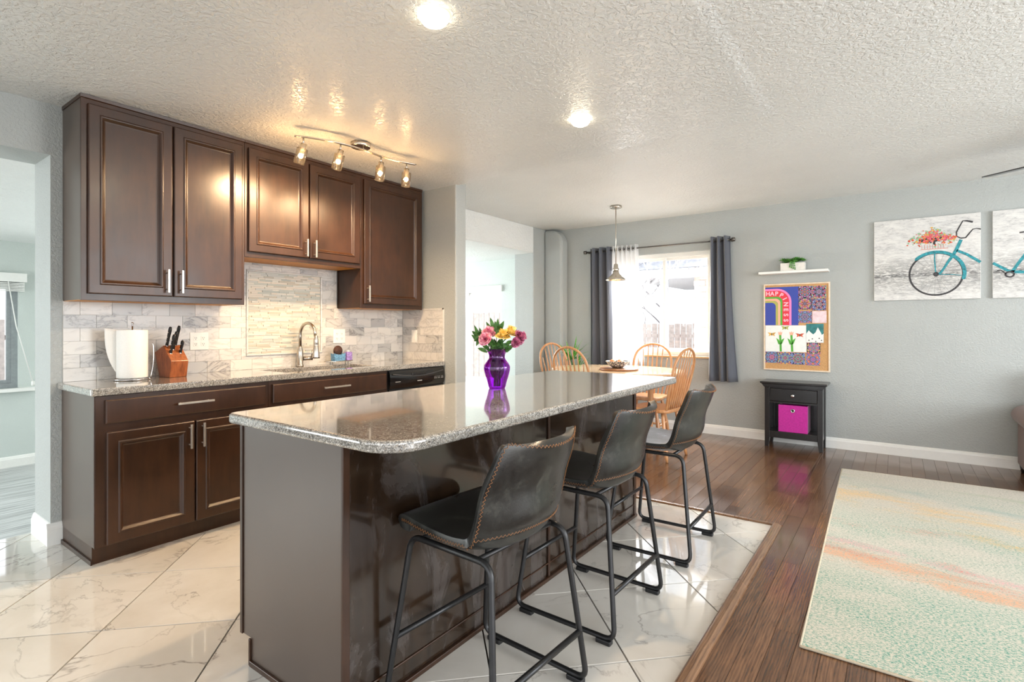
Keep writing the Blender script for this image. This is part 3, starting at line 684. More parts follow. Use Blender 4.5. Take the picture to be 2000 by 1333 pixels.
# caddy tray and what stands on it
ty0 = 2.56
tr_ = thing('sink_tray', 'dark oval tray on feet behind the sink', 'tray', (-3.66, 2.68, .893))
MB().prism([(-3.68+.05*math.cos(a), 2.675+.135*math.sin(a)) for a in [2*PI*i/28 for i in range(28)]], .917, .924).build('tray_plate', NICK, tr_, bevel=.002)
for a, b in ((-3.69,2.60),(-3.66,2.60),(-3.69,2.75),(-3.66,2.75)): MB().box(a-.004,b-.004,.893,a+.004,b+.004,.918).build('foot', NICK, tr_)
sh_ = thing('sponge_holder', 'blue patterned sponge holder on the sink tray', 'sponge holder', (-3.66, 2.655, .924))
hh = MB(); pts = [(-.05,0),(.05,0),(.055,.062)] + [(.055-.11*i/8, .062-.012*math.sin(PI*i/8)) for i in range(1,8)] + [(-.055,.062)]
hh.prism([(2.655+p[0], .924+p[1]) for p in pts], -3.645, -3.635, 'x').prism([(2.655+p[0], .924+p[1]) for p in pts], -3.685, -3.675, 'x').box(-3.675,2.605,.924,-3.645,2.705,.930)
hh.box(-3.675,2.601,.924,-3.645,2.607,.98).box(-3.675,2.703,.924,-3.645,2.709,.98).build('holder_shell', BLUEPL, sh_, bevel=.002)
sc = MB().ball((-3.66,2.652,1.005), .042, 16, 10, (.5,1,1)).build('scouring_pad', SCRUB); tag(sc, 'round bronze scouring pad sticking up from the blue holder', 'scouring pad')
sp_ = thing('soap_bottle', 'small lilac soap bottle right of the blue sponge holder', 'bottle', (-3.66, 2.755, .924))
MB().prism(rrect(-3.685,2.727,-3.64,2.783,.012,4), .924, .992).build('bottle_body', LILAC, sp_, bevel=.004)
MB().lathe([(.012,.992),(.012,1.0),(.009,1.004)], (-3.662,2.755,0), 14).build('cap', WHITE, sp_)
# backsplash
bs = thing('backsplash', 'marble subway tile backsplash between counter and cabinets', 'backsplash', (XW, 2.1, .893))
ZL = 1.350
def mask(y): return 1.662 if 1.79 < y < 2.715 else ZL
bs_m = MB().box(XW, .927, .893, XW+.004, 3.446, ZL+.003).box(XW, 1.795, ZL, XW+.004, 2.712, 1.664).box(XW+.004, 3.446, .893, -3.237, 3.4499, 1.362)
bs_m.build('grout_bed', GROUT, bs)
TH, TL = .0755, .153; mos = (1.955, 2.572, .990, 1.612)
def put_tile(y0, y1, z0, z1):
    if y1-y0 < .012 or z1-z0 < .008: return
    recenter(MB().box(XW+.004, y0+.0008, z0+.0008, XW+.010, y1-.0008, z1-.0008).build('wall_tile', WMARB, bs))
z = .893; row = 0
while z < 1.66:
    z1 = z+TH
    y = .927-(row%2)*TL/2
    while y < 3.44:
        a, b, top = max(y,.927), min(y+TL,3.44), None
        segs = []
        zt = min(z1, ZL) if z < ZL-.005 else None
        if zt: segs.append((a, b, z, zt))
        if z1 > ZL+.005 and b > 1.795 and a < 2.712:
            segs = [(max(a,1.795), min(b,2.712), max(z, ZL if False else z), min(z1,1.662))] if z >= ZL-.005 else segs+[(max(a,1.795), min(b,2.712), ZL, min(z1,1.662))]
        for (p, q, r0, r1) in segs:
            if q <= mos[0] or p >= mos[1] or r1 <= mos[2] or r0 >= mos[3]: put_tile(p, q, r0, r1); continue
            if r0 < mos[2]-.008: put_tile(p, q, r0, mos[2]); 
            if r1 > mos[3]+.008: put_tile(p, q, mos[3], r1)
            lo, hi = max(r0, mos[2]), min(r1, mos[3])
            if p < mos[0]: put_tile(p, mos[0], lo, hi)
            if q > mos[1]: put_tile(mos[1], q, lo, hi)
        y += TL
    z = z1; row += 1
z = .893; row = 0
while z < 1.355:
    xx = XW+.012-(row%2)*TL/2
    while xx < -3.25:
        a, b = max(xx, XW+.012), min(xx+TL, -3.252)
        if b-a > .01: recenter(MB().box(a+.0008, 3.440, z+.0008, b-.0008, 3.446, min(z+TH,1.360)-.0008).build('wall_tile', WMARB, bs))
        xx += TL
    z += TH; row += 1
MB().box(-3.252, 3.438, .893, -3.240, 3.448, 1.362).box(-3.77+.01, 3.438, 1.352, -3.24, 3.448, 1.362).build('edge_trim', WMARB, bs)
fm = MB(); t = .014
for a in ((mos[0],mos[2],mos[1],mos[2]+t),(mos[0],mos[3]-t,mos[1],mos[3]),(mos[0],mos[2]+t,mos[0]+t,mos[3]-t),(mos[1]-t,mos[2]+t,mos[1],mos[3]-t)): fm.box(XW+.004, a[0], a[1], XW+.018, a[2], a[3])
fm.build('pencil_border', WMARB, bs, bevel=.005, seg=3)
ms = MB(); z = mos[2]+t+.001
while z < mos[3]-t-.01:
    y = mos[0]+t+.001-random.random()*.05; h_ = .0118
    while y < mos[1]-t-.004:
        L = random.choice((.05,.075,.1,.13)); a, b = max(y, mos[0]+t+.001), min(y+L, mos[1]-t-.001)
        if b-a > .006:
            d = random.choice((.008,.010,.012)); ms.box(XW+.004, a, z, XW+d, b-.0012, z+h_)
        y += L
    z += h_+.0014
ms.build('mosaic_sticks', MOS, bs, kind='stuff')
# outlets
def outlet(label, loc, facing, sw=False):
    r = thing('wall_outlet', label, 'outlet', loc)
    def P(a, b, d): # a along, b up, d out
        return (loc[0]+d, loc[1]+a, loc[2]+b) if facing == 'x' else (loc[0]+a, loc[1]-d, loc[2]+b)
    def bx(mb, a0, a1, b0, b1, d0, d1):
        p, q = P(a0,b0,d0), P(a1,b1,d1); return mb.box(*p, *q)
    w_ = .058 if not sw else .035
    bx(MB(), -w_, w_, -.058, .058, 0, .005).build('cover_plate', OUTLET, r, bevel=.002)
    if sw:
        bx(MB(), -.016, .016, -.033, .033, .005, .008).build('rocker', OUTLET, r, bevel=.001); return
    for s_ in (-.024, .024):
        for zz in (-.02, .02):
            bx(MB(), s_-.014, s_+.014, zz-.014, zz+.014, .005, .007).build('socket', OUTLET, r, bevel=.003)
            m = MB(); bx(m, s_-.006, s_-.004, zz-.002, zz+.007, .007, .0074); bx(m, s_+.004, s_+.006, zz-.002, zz+.007, .007, .0074); bx(m, s_-.002, s_+.002, zz-.009, zz-.005, .007, .0074)
            m.build('slots', BLKPL, r)
outlet('white duplex outlet right of the knife block', (XW+.010, 1.640, 1.105), 'x')
outlet('white outlet on the backsplash right of the mosaic panel', (XW+.010, 2.735, 1.120), 'x')
outlet('narrow white switch plate on the short return wall', (-3.60, 3.440, 1.110), 'y', True)
# ------------------------------------------------------------------ upper cabinets
XU = -3.465
def upper(label, y0, y1, z0, doors, hz, loc_side, ysides=True):
    r = thing('wall_cabinet', label, 'cabinet', ((XW+XU)/2, (y0+y1)/2, z0), group='wall cabinets')
    MB().box(XW, y0, z0, XU-.018, y1, ZK).build('body', ENDP if y0 < 1 else ESP, r)
    MB().box(XU-.018, y0-.0005, z0-.003, XU, y1+.0005, ZK-.001).build('face_frame', ESP, r, bevel=.0015)
    MB().box(XW+.002, y0+.004, z0-.002, XU-.020, y1-.004, z0).build('underside', RAWEDGE, r)
    for (a, b, h) in doors: door(r, XU, a, b, z0+.032, ZK-.045, h, hz)
    MB().prism([(XU,ZK-.020),(XU+.006,ZK-.016),(XU+.008,ZK),(XU,ZK)], y0-(.004 if y0 < 1 else 0), y1, 'y').build('top_moulding', ESP, r)
    return r
ca = upper('tall espresso wall cabinet with two doors at the left, above the paper towels', .928, 1.790, 1.347, [(.955,1.358,1.325),(1.366,1.770,1.399)], (1.40,1.535), 0)
MB().box(XW, .924, ZK-.02, XU+.006, .928, ZK).build('end_moulding', ESP, ca)
upper('short espresso wall cabinet with two doors above the sink', 1.792, 2.722, 1.666, [(1.812,2.252,2.222),(2.262,2.706,2.292)], (1.705,1.83), 0)
upper('single door espresso wall cabinet at the right end by the return wall', 2.724, 3.400, 1.352, [(2.748,3.372,2.775)], (1.40,1.53), 0)
# ------------------------------------------------------------------ knife block, towels
kb = thing('knife_block', 'cherry wood knife block on the wall counter', 'knife block', (-3.60, 1.42, .893), rz=0)
kx, ky = -3.62, 1.425
side = [(-.055,0),(.055,0),(.068,.085),(-.030,.200),(-.115,.165)]   # profile: leaning towards the wall end, slanted slot face
def kbp(p): return p
kk = MB(); K = Matrix.Rotation(math.radians(8), 3, 'Z')
base = MB().prism([(-.05,0),(.06,0),(.078,.10),(-.005,.195),(-.10,.150)], -.052, .052, 'y')
kk.add([K@Vector(v)+Vector((kx,ky,.893)) for v in base.v], base.f); kk.build('block', CHERRY, kb, bevel=.003)
lb = MB().box(.0745,-.030,.055,.0765,.030,.075)
KD = Vector((-.095,0,.1)).normalized()    # direction of slots in block frame
kpos = [(.030,-.030,0,.125,'long handled kitchen knife, front left of the knife block'),(.030,.028,0,.085,'short paring knife low at the right of the knife block'),(.010,-.004,1,.12,'broad handled knife in the middle of the knife block'),(-.010,-.030,1,.125,'kitchen knife at the back left of the knife block'),(-.012,.022,1,.13,'tallest kitchen knife at the back right of the knife block')]
up_ = Vector((.52,0,.85)).normalized()
for (lx, ly, q, L, lab) in kpos:
    t_ = (lx+.005)/.083; zb = .195-(lx+.005)*(.095/.083)
    p0 = K@Vector((lx,ly,zb-.012))+Vector((kx,ky,.893)); dr = K@Vector((.34,.0,.94)); 
    kn = thing('kitchen_knife', lab, 'knife', tuple(p0), group='knives in the block')
    side_v = K@Vector((0,1,0)); f2 = dr.cross(side_v)
    m = MB(); ring = []
    prof = [(0,.010,.007),(.012,.011,.008),(.03,.010,.007),(L*.6,.0115,.008),(L*.88,.014,.008),(L,.009,.006)]
    vs = []
    for (s_, a, b) in prof: vs += [p0+dr*s_+f2*(a*math.cos(2*PI*j/10))+side_v*(b*math.sin(2*PI*j/10)) for j in range(10)]
    nP = len(prof); m.add(vs, [(i*10+j, i*10+(j+1)%10, (i+1)*10+(j+1)%10, (i+1)*10+j) for i in range(nP-1) for j in range(10)]+[tuple(range(9,-1,-1)), tuple((nP-1)*10+j for j in range(10))], True)
    hd = m.build('grip', BLKPL, kn)
    rv = MB()
    for s_ in (.03, .06, .09):
        if s_ < L-.02: rv.tube([p0+dr*s_-side_v*.0095, p0+dr*s_+side_v*.0095], .003, 8)
    rv.build('rivets', NICKL, hd)
    MB().tube([p0-dr*.004, p0+dr*.008], .0105, 8).build('bolster', CHROME, kn)
tx, ty = -3.60, 1.205
th_ = thing('paper_towel_holder', 'wire paper towel holder at the left end of the wall counter', 'towel holder', (tx,ty,.893))
MB().tube([(tx+.09*math.cos(a), ty+.09*math.sin(a), .900) for a in [2*PI*i/28 for i in range(28)]], .0035, 8, closed=True).tube([(tx-.09,ty,.9),(tx+.09,ty,.9)], .003, 6).build('base_ring', CHROME, th_)
for a in (.8, 2.9, 5.0): MB().ball((tx+.09*math.cos(a), ty+.09*math.sin(a), .8995), .0065, 10, 6).build('foot', CHROME, th_)
MB().tube([(tx,ty,.9),(tx,ty,1.215)], .004, 8).ball((tx,ty,1.220), .008, 10, 6).build('centre_rod', CHROME, th_)
MB().tube(crom([(tx+.05,ty+.075,.902),(tx+.055,ty+.088,.99),(tx+.055,ty+.088,1.09),(tx+.05,ty+.080,1.105)], 4), .003, 6).build('side_wire', CHROME, th_)
tw = thing('paper_towel_roll', 'white paper towel roll with a loose sheet hanging at its left', 'paper towel', (tx,ty,.906))
MB().lathe([(.020,.906),(.074,.906),(.076,.912),(.076,1.178),(.074,1.184),(.020,1.184)], (tx,ty,0), 40).build('roll', PAPER, tw)
def sheet(u, v):
    y = ty-.045-.075*u; x = tx-.030+.005*math.sin(3*u)-.02*u; z = 1.184-.275*v+.010*u
    y += .06*(v**3)*u; x += .03*v*v*u
    return (x, y, z)
so = MB().grid(sheet, 10, 14).build('loose_sheet', PAPER, tw); md = so.modifiers.new('s','SOLIDIFY'); md.thickness = .003
# ------------------------------------------------------------------ island
IX0, IX1, IY0, IY1 = -1.925, -1.340, .986, 3.190
isl = thing('kitchen_island', 'long espresso kitchen island with plain end panel and scuffed seating side', 'kitchen island', ((IX0+IX1)/2, (IY0+IY1)/2, 0))
MB().box(IX0+.012, IY0+.018, .095, IX1-.012, IY1-.018, .857).box(IX0+.075, IY0+.018, 0, IX1-.012, IY1-.018, .095).build('body', ESP, isl)
endp = [(IX0,.095),(IX0+.062,.095),(IX0+.062,0),(IX1,0),(IX1,.857),(IX0,.857)]
MB().prism(endp, IY0, IY0+.018, 'y').build('end_panel', ENDP, isl, bevel=.0015)
MB().prism(endp, IY1-.018, IY1, 'y').build('end_panel', ENDP, isl, bevel=.0015)
MB().box(IX0-.004, IY0-.006, .095, IX0+.012, IY0, .857).box(IX0+.058, IY0-.008, 0, IX0+.068, IY0, .095).box(IX0+.068, IY0-.010, 0, IX1, IY0, .020).build('edge_moulding', ESP, isl, bevel=.002)
ym = 2.135
MB().box(IX1-.012, IY0+.018, .0, IX1-.002, ym-.006, .857).build('back_panel', SCUFF, isl)
MB().box(IX1-.012, ym+.006, .0, IX1-.002, IY1-.018, .857).build('back_panel', SCUFF, isl)
MB().box(IX1-.012, ym-.006, 0, IX1-.008, ym+.006, .857).build('panel_joint', BLKWOOD, isl)
MB().box(IX1-.002, IY0-.004, 0, IX1+.008, IY0+.022, .857).build('corner_stile', ESP, isl, bevel=.002)
MB().box(IX1-.002, ym+.006, 0, IX1+.005, ym+.022, .857).box(IX1-.002, IY1-.03, 0, IX1+.005, IY1, .857).build('stile', ESP, isl, bevel=.002)
MB().box(IX1-.002, IY0+.022, 0, IX1+.012, IY1, .018).box(IX1-.002, IY0+.022, .075, IX1+.003, IY1-.03, .082).build('shoe_moulding', ESP, isl, bevel=.003)
for a in (IY0+.03, 1.72, 2.46):
    dd = MB().prism([(-(IX0+.012)-0, 0)]*0 or [(IX0-.008,.11),(IX0+.012,.11),(IX0+.012,.84),(IX0-.008,.84)], a, a+.70, 'y').build('door', ESP, isl, bevel=.002)
    MB().box(IX0-.044, a+.35, .60, IX0-.034, a+.361, .74).tube([(IX0-.008,a+.355,.62),(IX0-.04,a+.355,.62)], .004, 8).tube([(IX0-.008,a+.355,.72),(IX0-.04,a+.355,.72)], .004, 8).build('handle', NICKL, dd)
it = thing('island_countertop', 'large speckled granite slab on the island, its corners rounded', 'countertop', (-1.53, 2.09, .857))
MB().prism(rrect(-1.972, .945, -1.078, 3.232, [.045,.13,.05,.03], 10), .857, .893).build('granite_slab', GRAN, it, bevel=.011, seg=4)
# ------------------------------------------------------------------ lamps
BULB = emit('warm bulb glow', (1.0,.80,.50), BULB_E)
LENS = emit('warm ceiling light lens', (1.0,.86,.64), LENS_E)
def point(loc, power, col=(1,.66,.34), r=.03, parent=None, name='lamp_glow'):
    l = bpy.data.lights.new(name, 'POINT'); l.energy = power; l.color = col; l.shadow_soft_size = r
    o = bpy.data.objects.new(name, l); COL.objects.link(o); o.location = Vector(loc)-(wl(parent) if parent else Vector((0,0,0)))
    if parent: o.parent = parent
    return o
BZ = 2.385
ZK0 = ZK; ZK = zk(-2.93)
tl = thing('track_light', 'brushed nickel wave-shaped track light with four glass heads on the kitchen ceiling', 'track light', (-2.93, 2.30, ZK))
MB().lathe([(.062,ZK-.030),(.066,ZK-.026),(.066,ZK)], (-2.925,2.30,0), 32).tube([(-2.90,2.30,ZK-.03),(-2.892,2.30,BZ)], .006, 8).build('canopy', NICK, tl)
barp = crom([(-3.02,1.872,BZ),(-2.965,1.955,BZ),(-2.912,2.09,BZ),(-2.888,2.27,BZ),(-2.898,2.43,BZ),(-2.893,2.57,BZ),(-2.845,2.722,BZ)], 6)
MB().tube(barp, .0065, 10).tube([p+Vector((.014,0,-.002)) for p in barp], .004, 8).build('wave_bar', NICK, tl)
heads = [((-2.99,1.915),(-.30,-.10,-1),13),((-2.905,2.125),(-.20,-.14,-1),11),((-2.896,2.45),(-.03,-.10,-1),9),((-2.867,2.66),(-.02,-.06,-1),9)]
for (hx, hy), d, pw in heads:
    D = Vector(d).normalized(); a = Vector((hx,hy,BZ-.052)); R = D.to_track_quat('Z','Y').to_matrix()
    h = MB().tube([(hx,hy,BZ),(hx,hy,BZ-.05)], .0055, 8).lathe([(.004,-.012),(.019,-.010),(.0195,.05),(.014,.055)], tuple(a), 20, R).build('lamp_head', NICK, tl)
    gb = MB().lathe([(.026,.018),(.0335,.022),(.0335,.118)], tuple(a), 24, R, cap=False).build('glass_shade', SHADE, h)
    md = gb.modifiers.new('s','SOLIDIFY'); md.thickness = .003
    MB().lathe([(.008,.050),(.015,.060),(.016,.072),(.011,.080),(.002,.083)], tuple(a), 16, R).build('bulb', BULB, h)
    point(a+D*.100, pw*TRACK*.25, r=.022, parent=tl)
    l = bpy.data.lights.new('head_beam', 'SPOT'); l.energy = pw*TRACK*1.5; l.color = (1,.68,.38); l.spot_size = math.radians(150); l.spot_blend = .6; l.shadow_soft_size = .03
    o = bpy.data.objects.new('head_beam', l); COL.objects.link(o); o.location = a+D*.122-wl(tl); o.parent = tl
    o.rotation_euler = Vector((D.x-.35, D.y, D.z)).to_track_quat('-Z','Y').to_euler()
ZK = zk(-1.52)
for (x, y, lab) in ((-1.505,1.545,'round recessed ceiling light nearest the camera, above the island'),(-1.545,2.840,'round recessed ceiling light farther along, nearer the dining room')):
    r = thing('ceiling_light', lab, 'ceiling light', (x,y,ZK), group='recessed ceiling lights')
    MB().lathe([(.062,ZK-.010),(.078,ZK-.008),(.082,ZK-.001),(.082,ZK)], (x,y,0), 40).build('trim_ring', plain('cream trim ring', (226,210,184), .4) if 'cream trim ring' not in MATS and not bpy.data.materials.get('cream trim ring') else bpy.data.materials['cream trim ring'], r)
    MB().lathe([(.060,ZK-.010),(.057,ZK-.026),(.046,ZK-.040),(.028,ZK-.049),(.004,ZK-.052)], (x,y,0), 32).build('lens', LENS, r)
    l = bpy.data.lights.new('downlight', 'AREA'); l.shape = 'DISK'; l.size = .1; l.energy = DOWN; l.color = (1,.74,.48)
    o = bpy.data.objects.new('downlight', l); COL.objects.link(o); o.location = (0,0,-.06); o.parent = r
ZK = ZK0
px, py = -2.405, 5.20
pd = thing('pendant_light', 'small nickel cone pendant light hanging over the dining table', 'pendant light', (px,py,ZC))
MB().lathe([(.058,ZC-.022),(.062,ZC-.018),(.062,ZC)], (px,py,0), 32).build('canopy', NICK, pd)
MB().tube([(px,py,ZC-.02),(px,py,1.84)], .005, 8).build('cord', NICK, pd)
MB().lathe([(.010,1.865),(.022,1.855),(.024,1.82),(.034,1.812),(.034,1.795),(.030,1.785)][::-1], (px,py,0), 24).build('socket', NICK, pd)
s_ = MB().lathe([(.108,1.690),(.106,1.697),(.066,1.728),(.036,1.762),(.030,1.790)], (px,py,0), 40, cap=False).build('lamp_shade', NICK, pd); md = s_.modifiers.new('s','SOLIDIFY'); md.thickness = .003
MB().ball((px,py,1.735), .028, 14, 10).build('bulb', BULB, pd); point((px,py,1.68), 5, parent=pd)
# ceiling fan, one blade tip in view
fn = thing('ceiling_fan', 'dark ceiling fan whose blade tip shows at the upper right edge', 'ceiling fan', (1.22,4.66,ZC))
MB().lathe([(.07,ZC-.04),(.075,ZC)], (1.22,4.66,0), 24).tube([(1.22,4.66,ZC),(1.22,4.66,2.34)], .013, 10).lathe([(.05,2.18),(.11,2.22),(.12,2.30),(.06,2.36)], (1.22,4.66,0), 28).build('motor', BLKWOOD, fn)
b0 = math.atan2(5.19-4.66, .533-1.22)
for k in range(4):
    a = b0+k*PI/2; R = Matrix.Rotation(a, 3, 'Z')@Matrix.Rotation(math.radians(-9), 3, 'X')
    q = MB().prism(rrect(.16,-.06,.87,.06,.03,4), -.004, .004)
    MB().add([R@Vector(v)+Vector((1.22,4.66,2.30)) for v in q.v], q.f).build('blade', BLKWOOD, fn)
# ------------------------------------------------------------------ vase and bouquet
vx, vy, vz = -1.628, 2.120, .893
va = thing('vase', 'purple glass vase standing on the island countertop', 'vase', (vx,vy,vz))
vp = [(.002,.006),(.040,.004),(.041,.0),(.046,.012),(.052,.040),(.064,.085),(.070,.118),(.068,.140),(.054,.164),(.043,.184),(.044,.206),(.055,.232),(.058,.238)]
vp = [(p.x, p.z) for p in crom([(a,0,b) for a, b in vp[2:]], 4)]; vp = [(.002,.002)]+vp
def flute(prof):
    n = 48; m = MB(); vs = []
    for r, z in prof:
        for j in range(n): k = 1+.03*math.cos(12*2*PI*j/n)*(1 if r > .03 else 0); vs.append((vx+r*.92*k*math.cos(2*PI*j/n), vy+r*.92*k*math.sin(2*PI*j/n), vz+z*.83))
    return m.add(vs, [(i*n+j, i*n+(j+1)%n, (i+1)*n+(j+1)%n, (i+1)*n+j) for i in range(len(prof)-1) for j in range(n)], True)
o = flute(vp).build('glass_body', PURP, va); md = o.modifiers.new('s','SOLIDIFY'); md.thickness = .0035; md.offset = -1
rt = Vector((.81,.586,0)); fwv = Vector((-.586,.81,0)); UP = Vector((0,0,1)); VC = Vector((vx,vy,vz))
def at(a, b, c=0): return VC+rt*a+UP*b*.85+fwv*c
def leaf_mesh(base, tip, wdt, bend, nrm=None, n=7):
    base, tip = Vector(base), Vector(tip); d = tip-base; L = d.length; dn = d.normalized()
    side = dn.cross(nrm if nrm is not None else Vector((-.586,.81,.3))).normalized(); up = side.cross(dn)
    vs = []; 
    for i in range(n+1):
        t = i/n; w_ = wdt*math.sin(PI*min(t*.92+.08,1))**.8 if i < n else .0004; c = base+d*t+up*bend*L*math.sin(PI*t)-UP*0
        vs += [c-side*w_/2+up*w_*.18, c, c+side*w_/2+up*w_*.18]
    return MB().add(vs, [(i*3+k, i*3+k+1, (i+1)*3+k+1, (i+1)*3+k) for i in range(n) for k in range(2)], True)
def stem(parent, head, bot, r=.0028):
    mid = at(head[0]*.25, .235, head[2]*.25)
    return MB().tube(crom([at(*bot), mid, at(head[0]*.7, (head[1]+.235)/2+.02, head[2]*.7), at(*head)], 5), r, 7).build('stem', STEM, parent)
def petal_ball(c, r, n, mat, ruff, rr, layers=5, open_=1.0, axis=UP):
    m = MB()
    R = Vector(axis).normalized().to_track_quat('Z','Y').to_matrix()
    for k in range(layers):
        f = (k+1)/layers; cnt = max(4, int(n*f))
        for j in range(cnt):
            a = 2*PI*(j+rr.random()*.5)/cnt+k; tilt = (.15+1.15*f)*open_; 
            u = Vector((math.cos(a),math.sin(a),0)); s = Vector((-math.sin(a),math.cos(a),0)); vs = []
            for p in range(5):
                t = p/4; rad = r*f*(.15+.85*t)*math.sin(min(tilt,1.5)); zz = r*(math.cos(tilt)*t*.95 - .12*f*t*t) + (1-f)*r*.25
                for q in range(5):
                    w_ = (q-2)/2*r*(.20+.32*t*(1.15-f*.2)); edge = ruff*r*math.sin(q*3.1+k)*(t**2)
                    vs.append(R@(u*(rad+edge-abs(q-2)*.05*r*(1-f))+s*w_+Vector((0,0,zz+edge)))+Vector(c))
            m.add(vs, [(p*5+q, p*5+q+1, (p+1)*5+q+1, (p+1)*5+q) for p in range(4) for q in range(4)], True)
    return m
rr = random.Random(4)
flowers = [
 ('carnation','pink carnation upper left in the purple vase','flower',(-.040,.335,-.01),.036,PINKP,.10,(.25,-.3,1)),
 ('carnation','pale pink carnation lower left in the purple vase','flower',(-.060,.298,-.05),.036,PINKP,.10,(-.5,-.7,.5)),
 ('rose','pale yellow rose in the middle of the purple vase','flower',(.030,.318,-.03),.040,YELP,.02,(.1,-.3,1)),
 ('rose','golden yellow rose at the upper right of the purple vase','flower',(.070,.335,.0),.042,YELP,.02,(.3,-.2,1)),
 ('carnation','magenta carnation at the far right of the purple vase','flower',(.118,.305,.0),.038,MAGP,.10,(.9,-.3,.35)),
 ('carnation','magenta carnation drooping under the golden rose','flower',(.098,.272,-.03),.028,MAGP,.10,(.5,-.6,-.2))]
for k, (nm, lab, cat, h, r, m_, ruff, ax) in enumerate(flowers):
    f = thing(nm, lab, cat, tuple(at(*h)), group='flowers in the purple vase')
    A_ = rt*ax[0]+fwv*ax[1]+UP*ax[2]
    petal_ball(at(*h)-A_.normalized()*r*.35, r, 9 if ruff < .05 else 22, m_, ruff*1.6, rr, layers=5 if ruff < .05 else 7, axis=A_).build('petals', m_, f)
    stem(f, (h[0], h[1]-.012, h[2]), (-.015+.006*k, .012, .01*(k%3-1)))
sprigs = [('green leafy sprig reaching up at the centre of the bouquet',(-.005,.345,.01),[(-.055,.395,0),(.005,.415,0),(-.01,.40,.02),(.035,.40,0),(-.035,.42,.01),(.02,.385,.03),(-.05,.36,.02),(.015,.37,-.02),(-.03,.37,-.03),(.03,.345,-.04)]),
          ('green leafy sprig spreading left out of the bouquet',(-.085,.305,0),[(-.115,.375,0),(-.130,.318,0),(-.120,.297,0),(-.09,.36,.02),(-.125,.34,-.02),(-.085,.27,-.05),(-.115,.280,-.01),(-.075,.345,.01),(-.095,.33,-.03),(-.105,.25,0)]),
          ('low green sprig hanging over the vase rim at the left',(-.035,.255,-.04),[(-.095,.240,-.04),(-.045,.225,-.07),(-.07,.262,-.06),(-.02,.235,-.08),(-.06,.24,-.02),(-.01,.27,-.05),(-.05,.275,.0),(-.035,.29,-.07),(0,.262,-.07)]),
          ('low green sprig over the vase rim at the right',(.035,.255,-.03),[(.085,.262,-.04),(.06,.235,-.06),(.03,.232,-.07),(.01,.245,-.06),(.07,.25,.02),(.045,.27,-.02),(.075,.285,-.05),(.02,.285,-.07),(.055,.215,-.05)])]
for k, (lab, h, tips) in enumerate(sprigs):
    f = thing('leafy_sprig', lab, 'greenery', tuple(at(*h)), group='greenery in the purple vase')
    stem(f, h, (.012-.007*k, .012, .012-.006*k), .0022)
    for q in range(5):
        a_ = k*1.6+q*1.3; leaf_mesh(at(.012*math.cos(a_), .185+.012*q, .012*math.sin(a_)), at(.032*math.cos(a_), .262+.008*q, .032*math.sin(a_)), .024, .05).build('leaf', DLEAF, f)
        leaf_mesh(at(.020*math.cos(a_+1), .06+.02*q, .02*math.sin(a_+1)), at(.036*math.cos(a_+1.3), .13+.02*q, .036*math.sin(a_+1.3)), .018, .05).build('leaf', DLEAF, f)
    for j, tp in enumerate(tips):
        b = (h[0]*.55+tp[0]*.3, h[1]-.040+.006*j, h[2]*.8)
        leaf_mesh(at(*b), at(*tp), .021, .10).build('leaf', DLEAF, f)
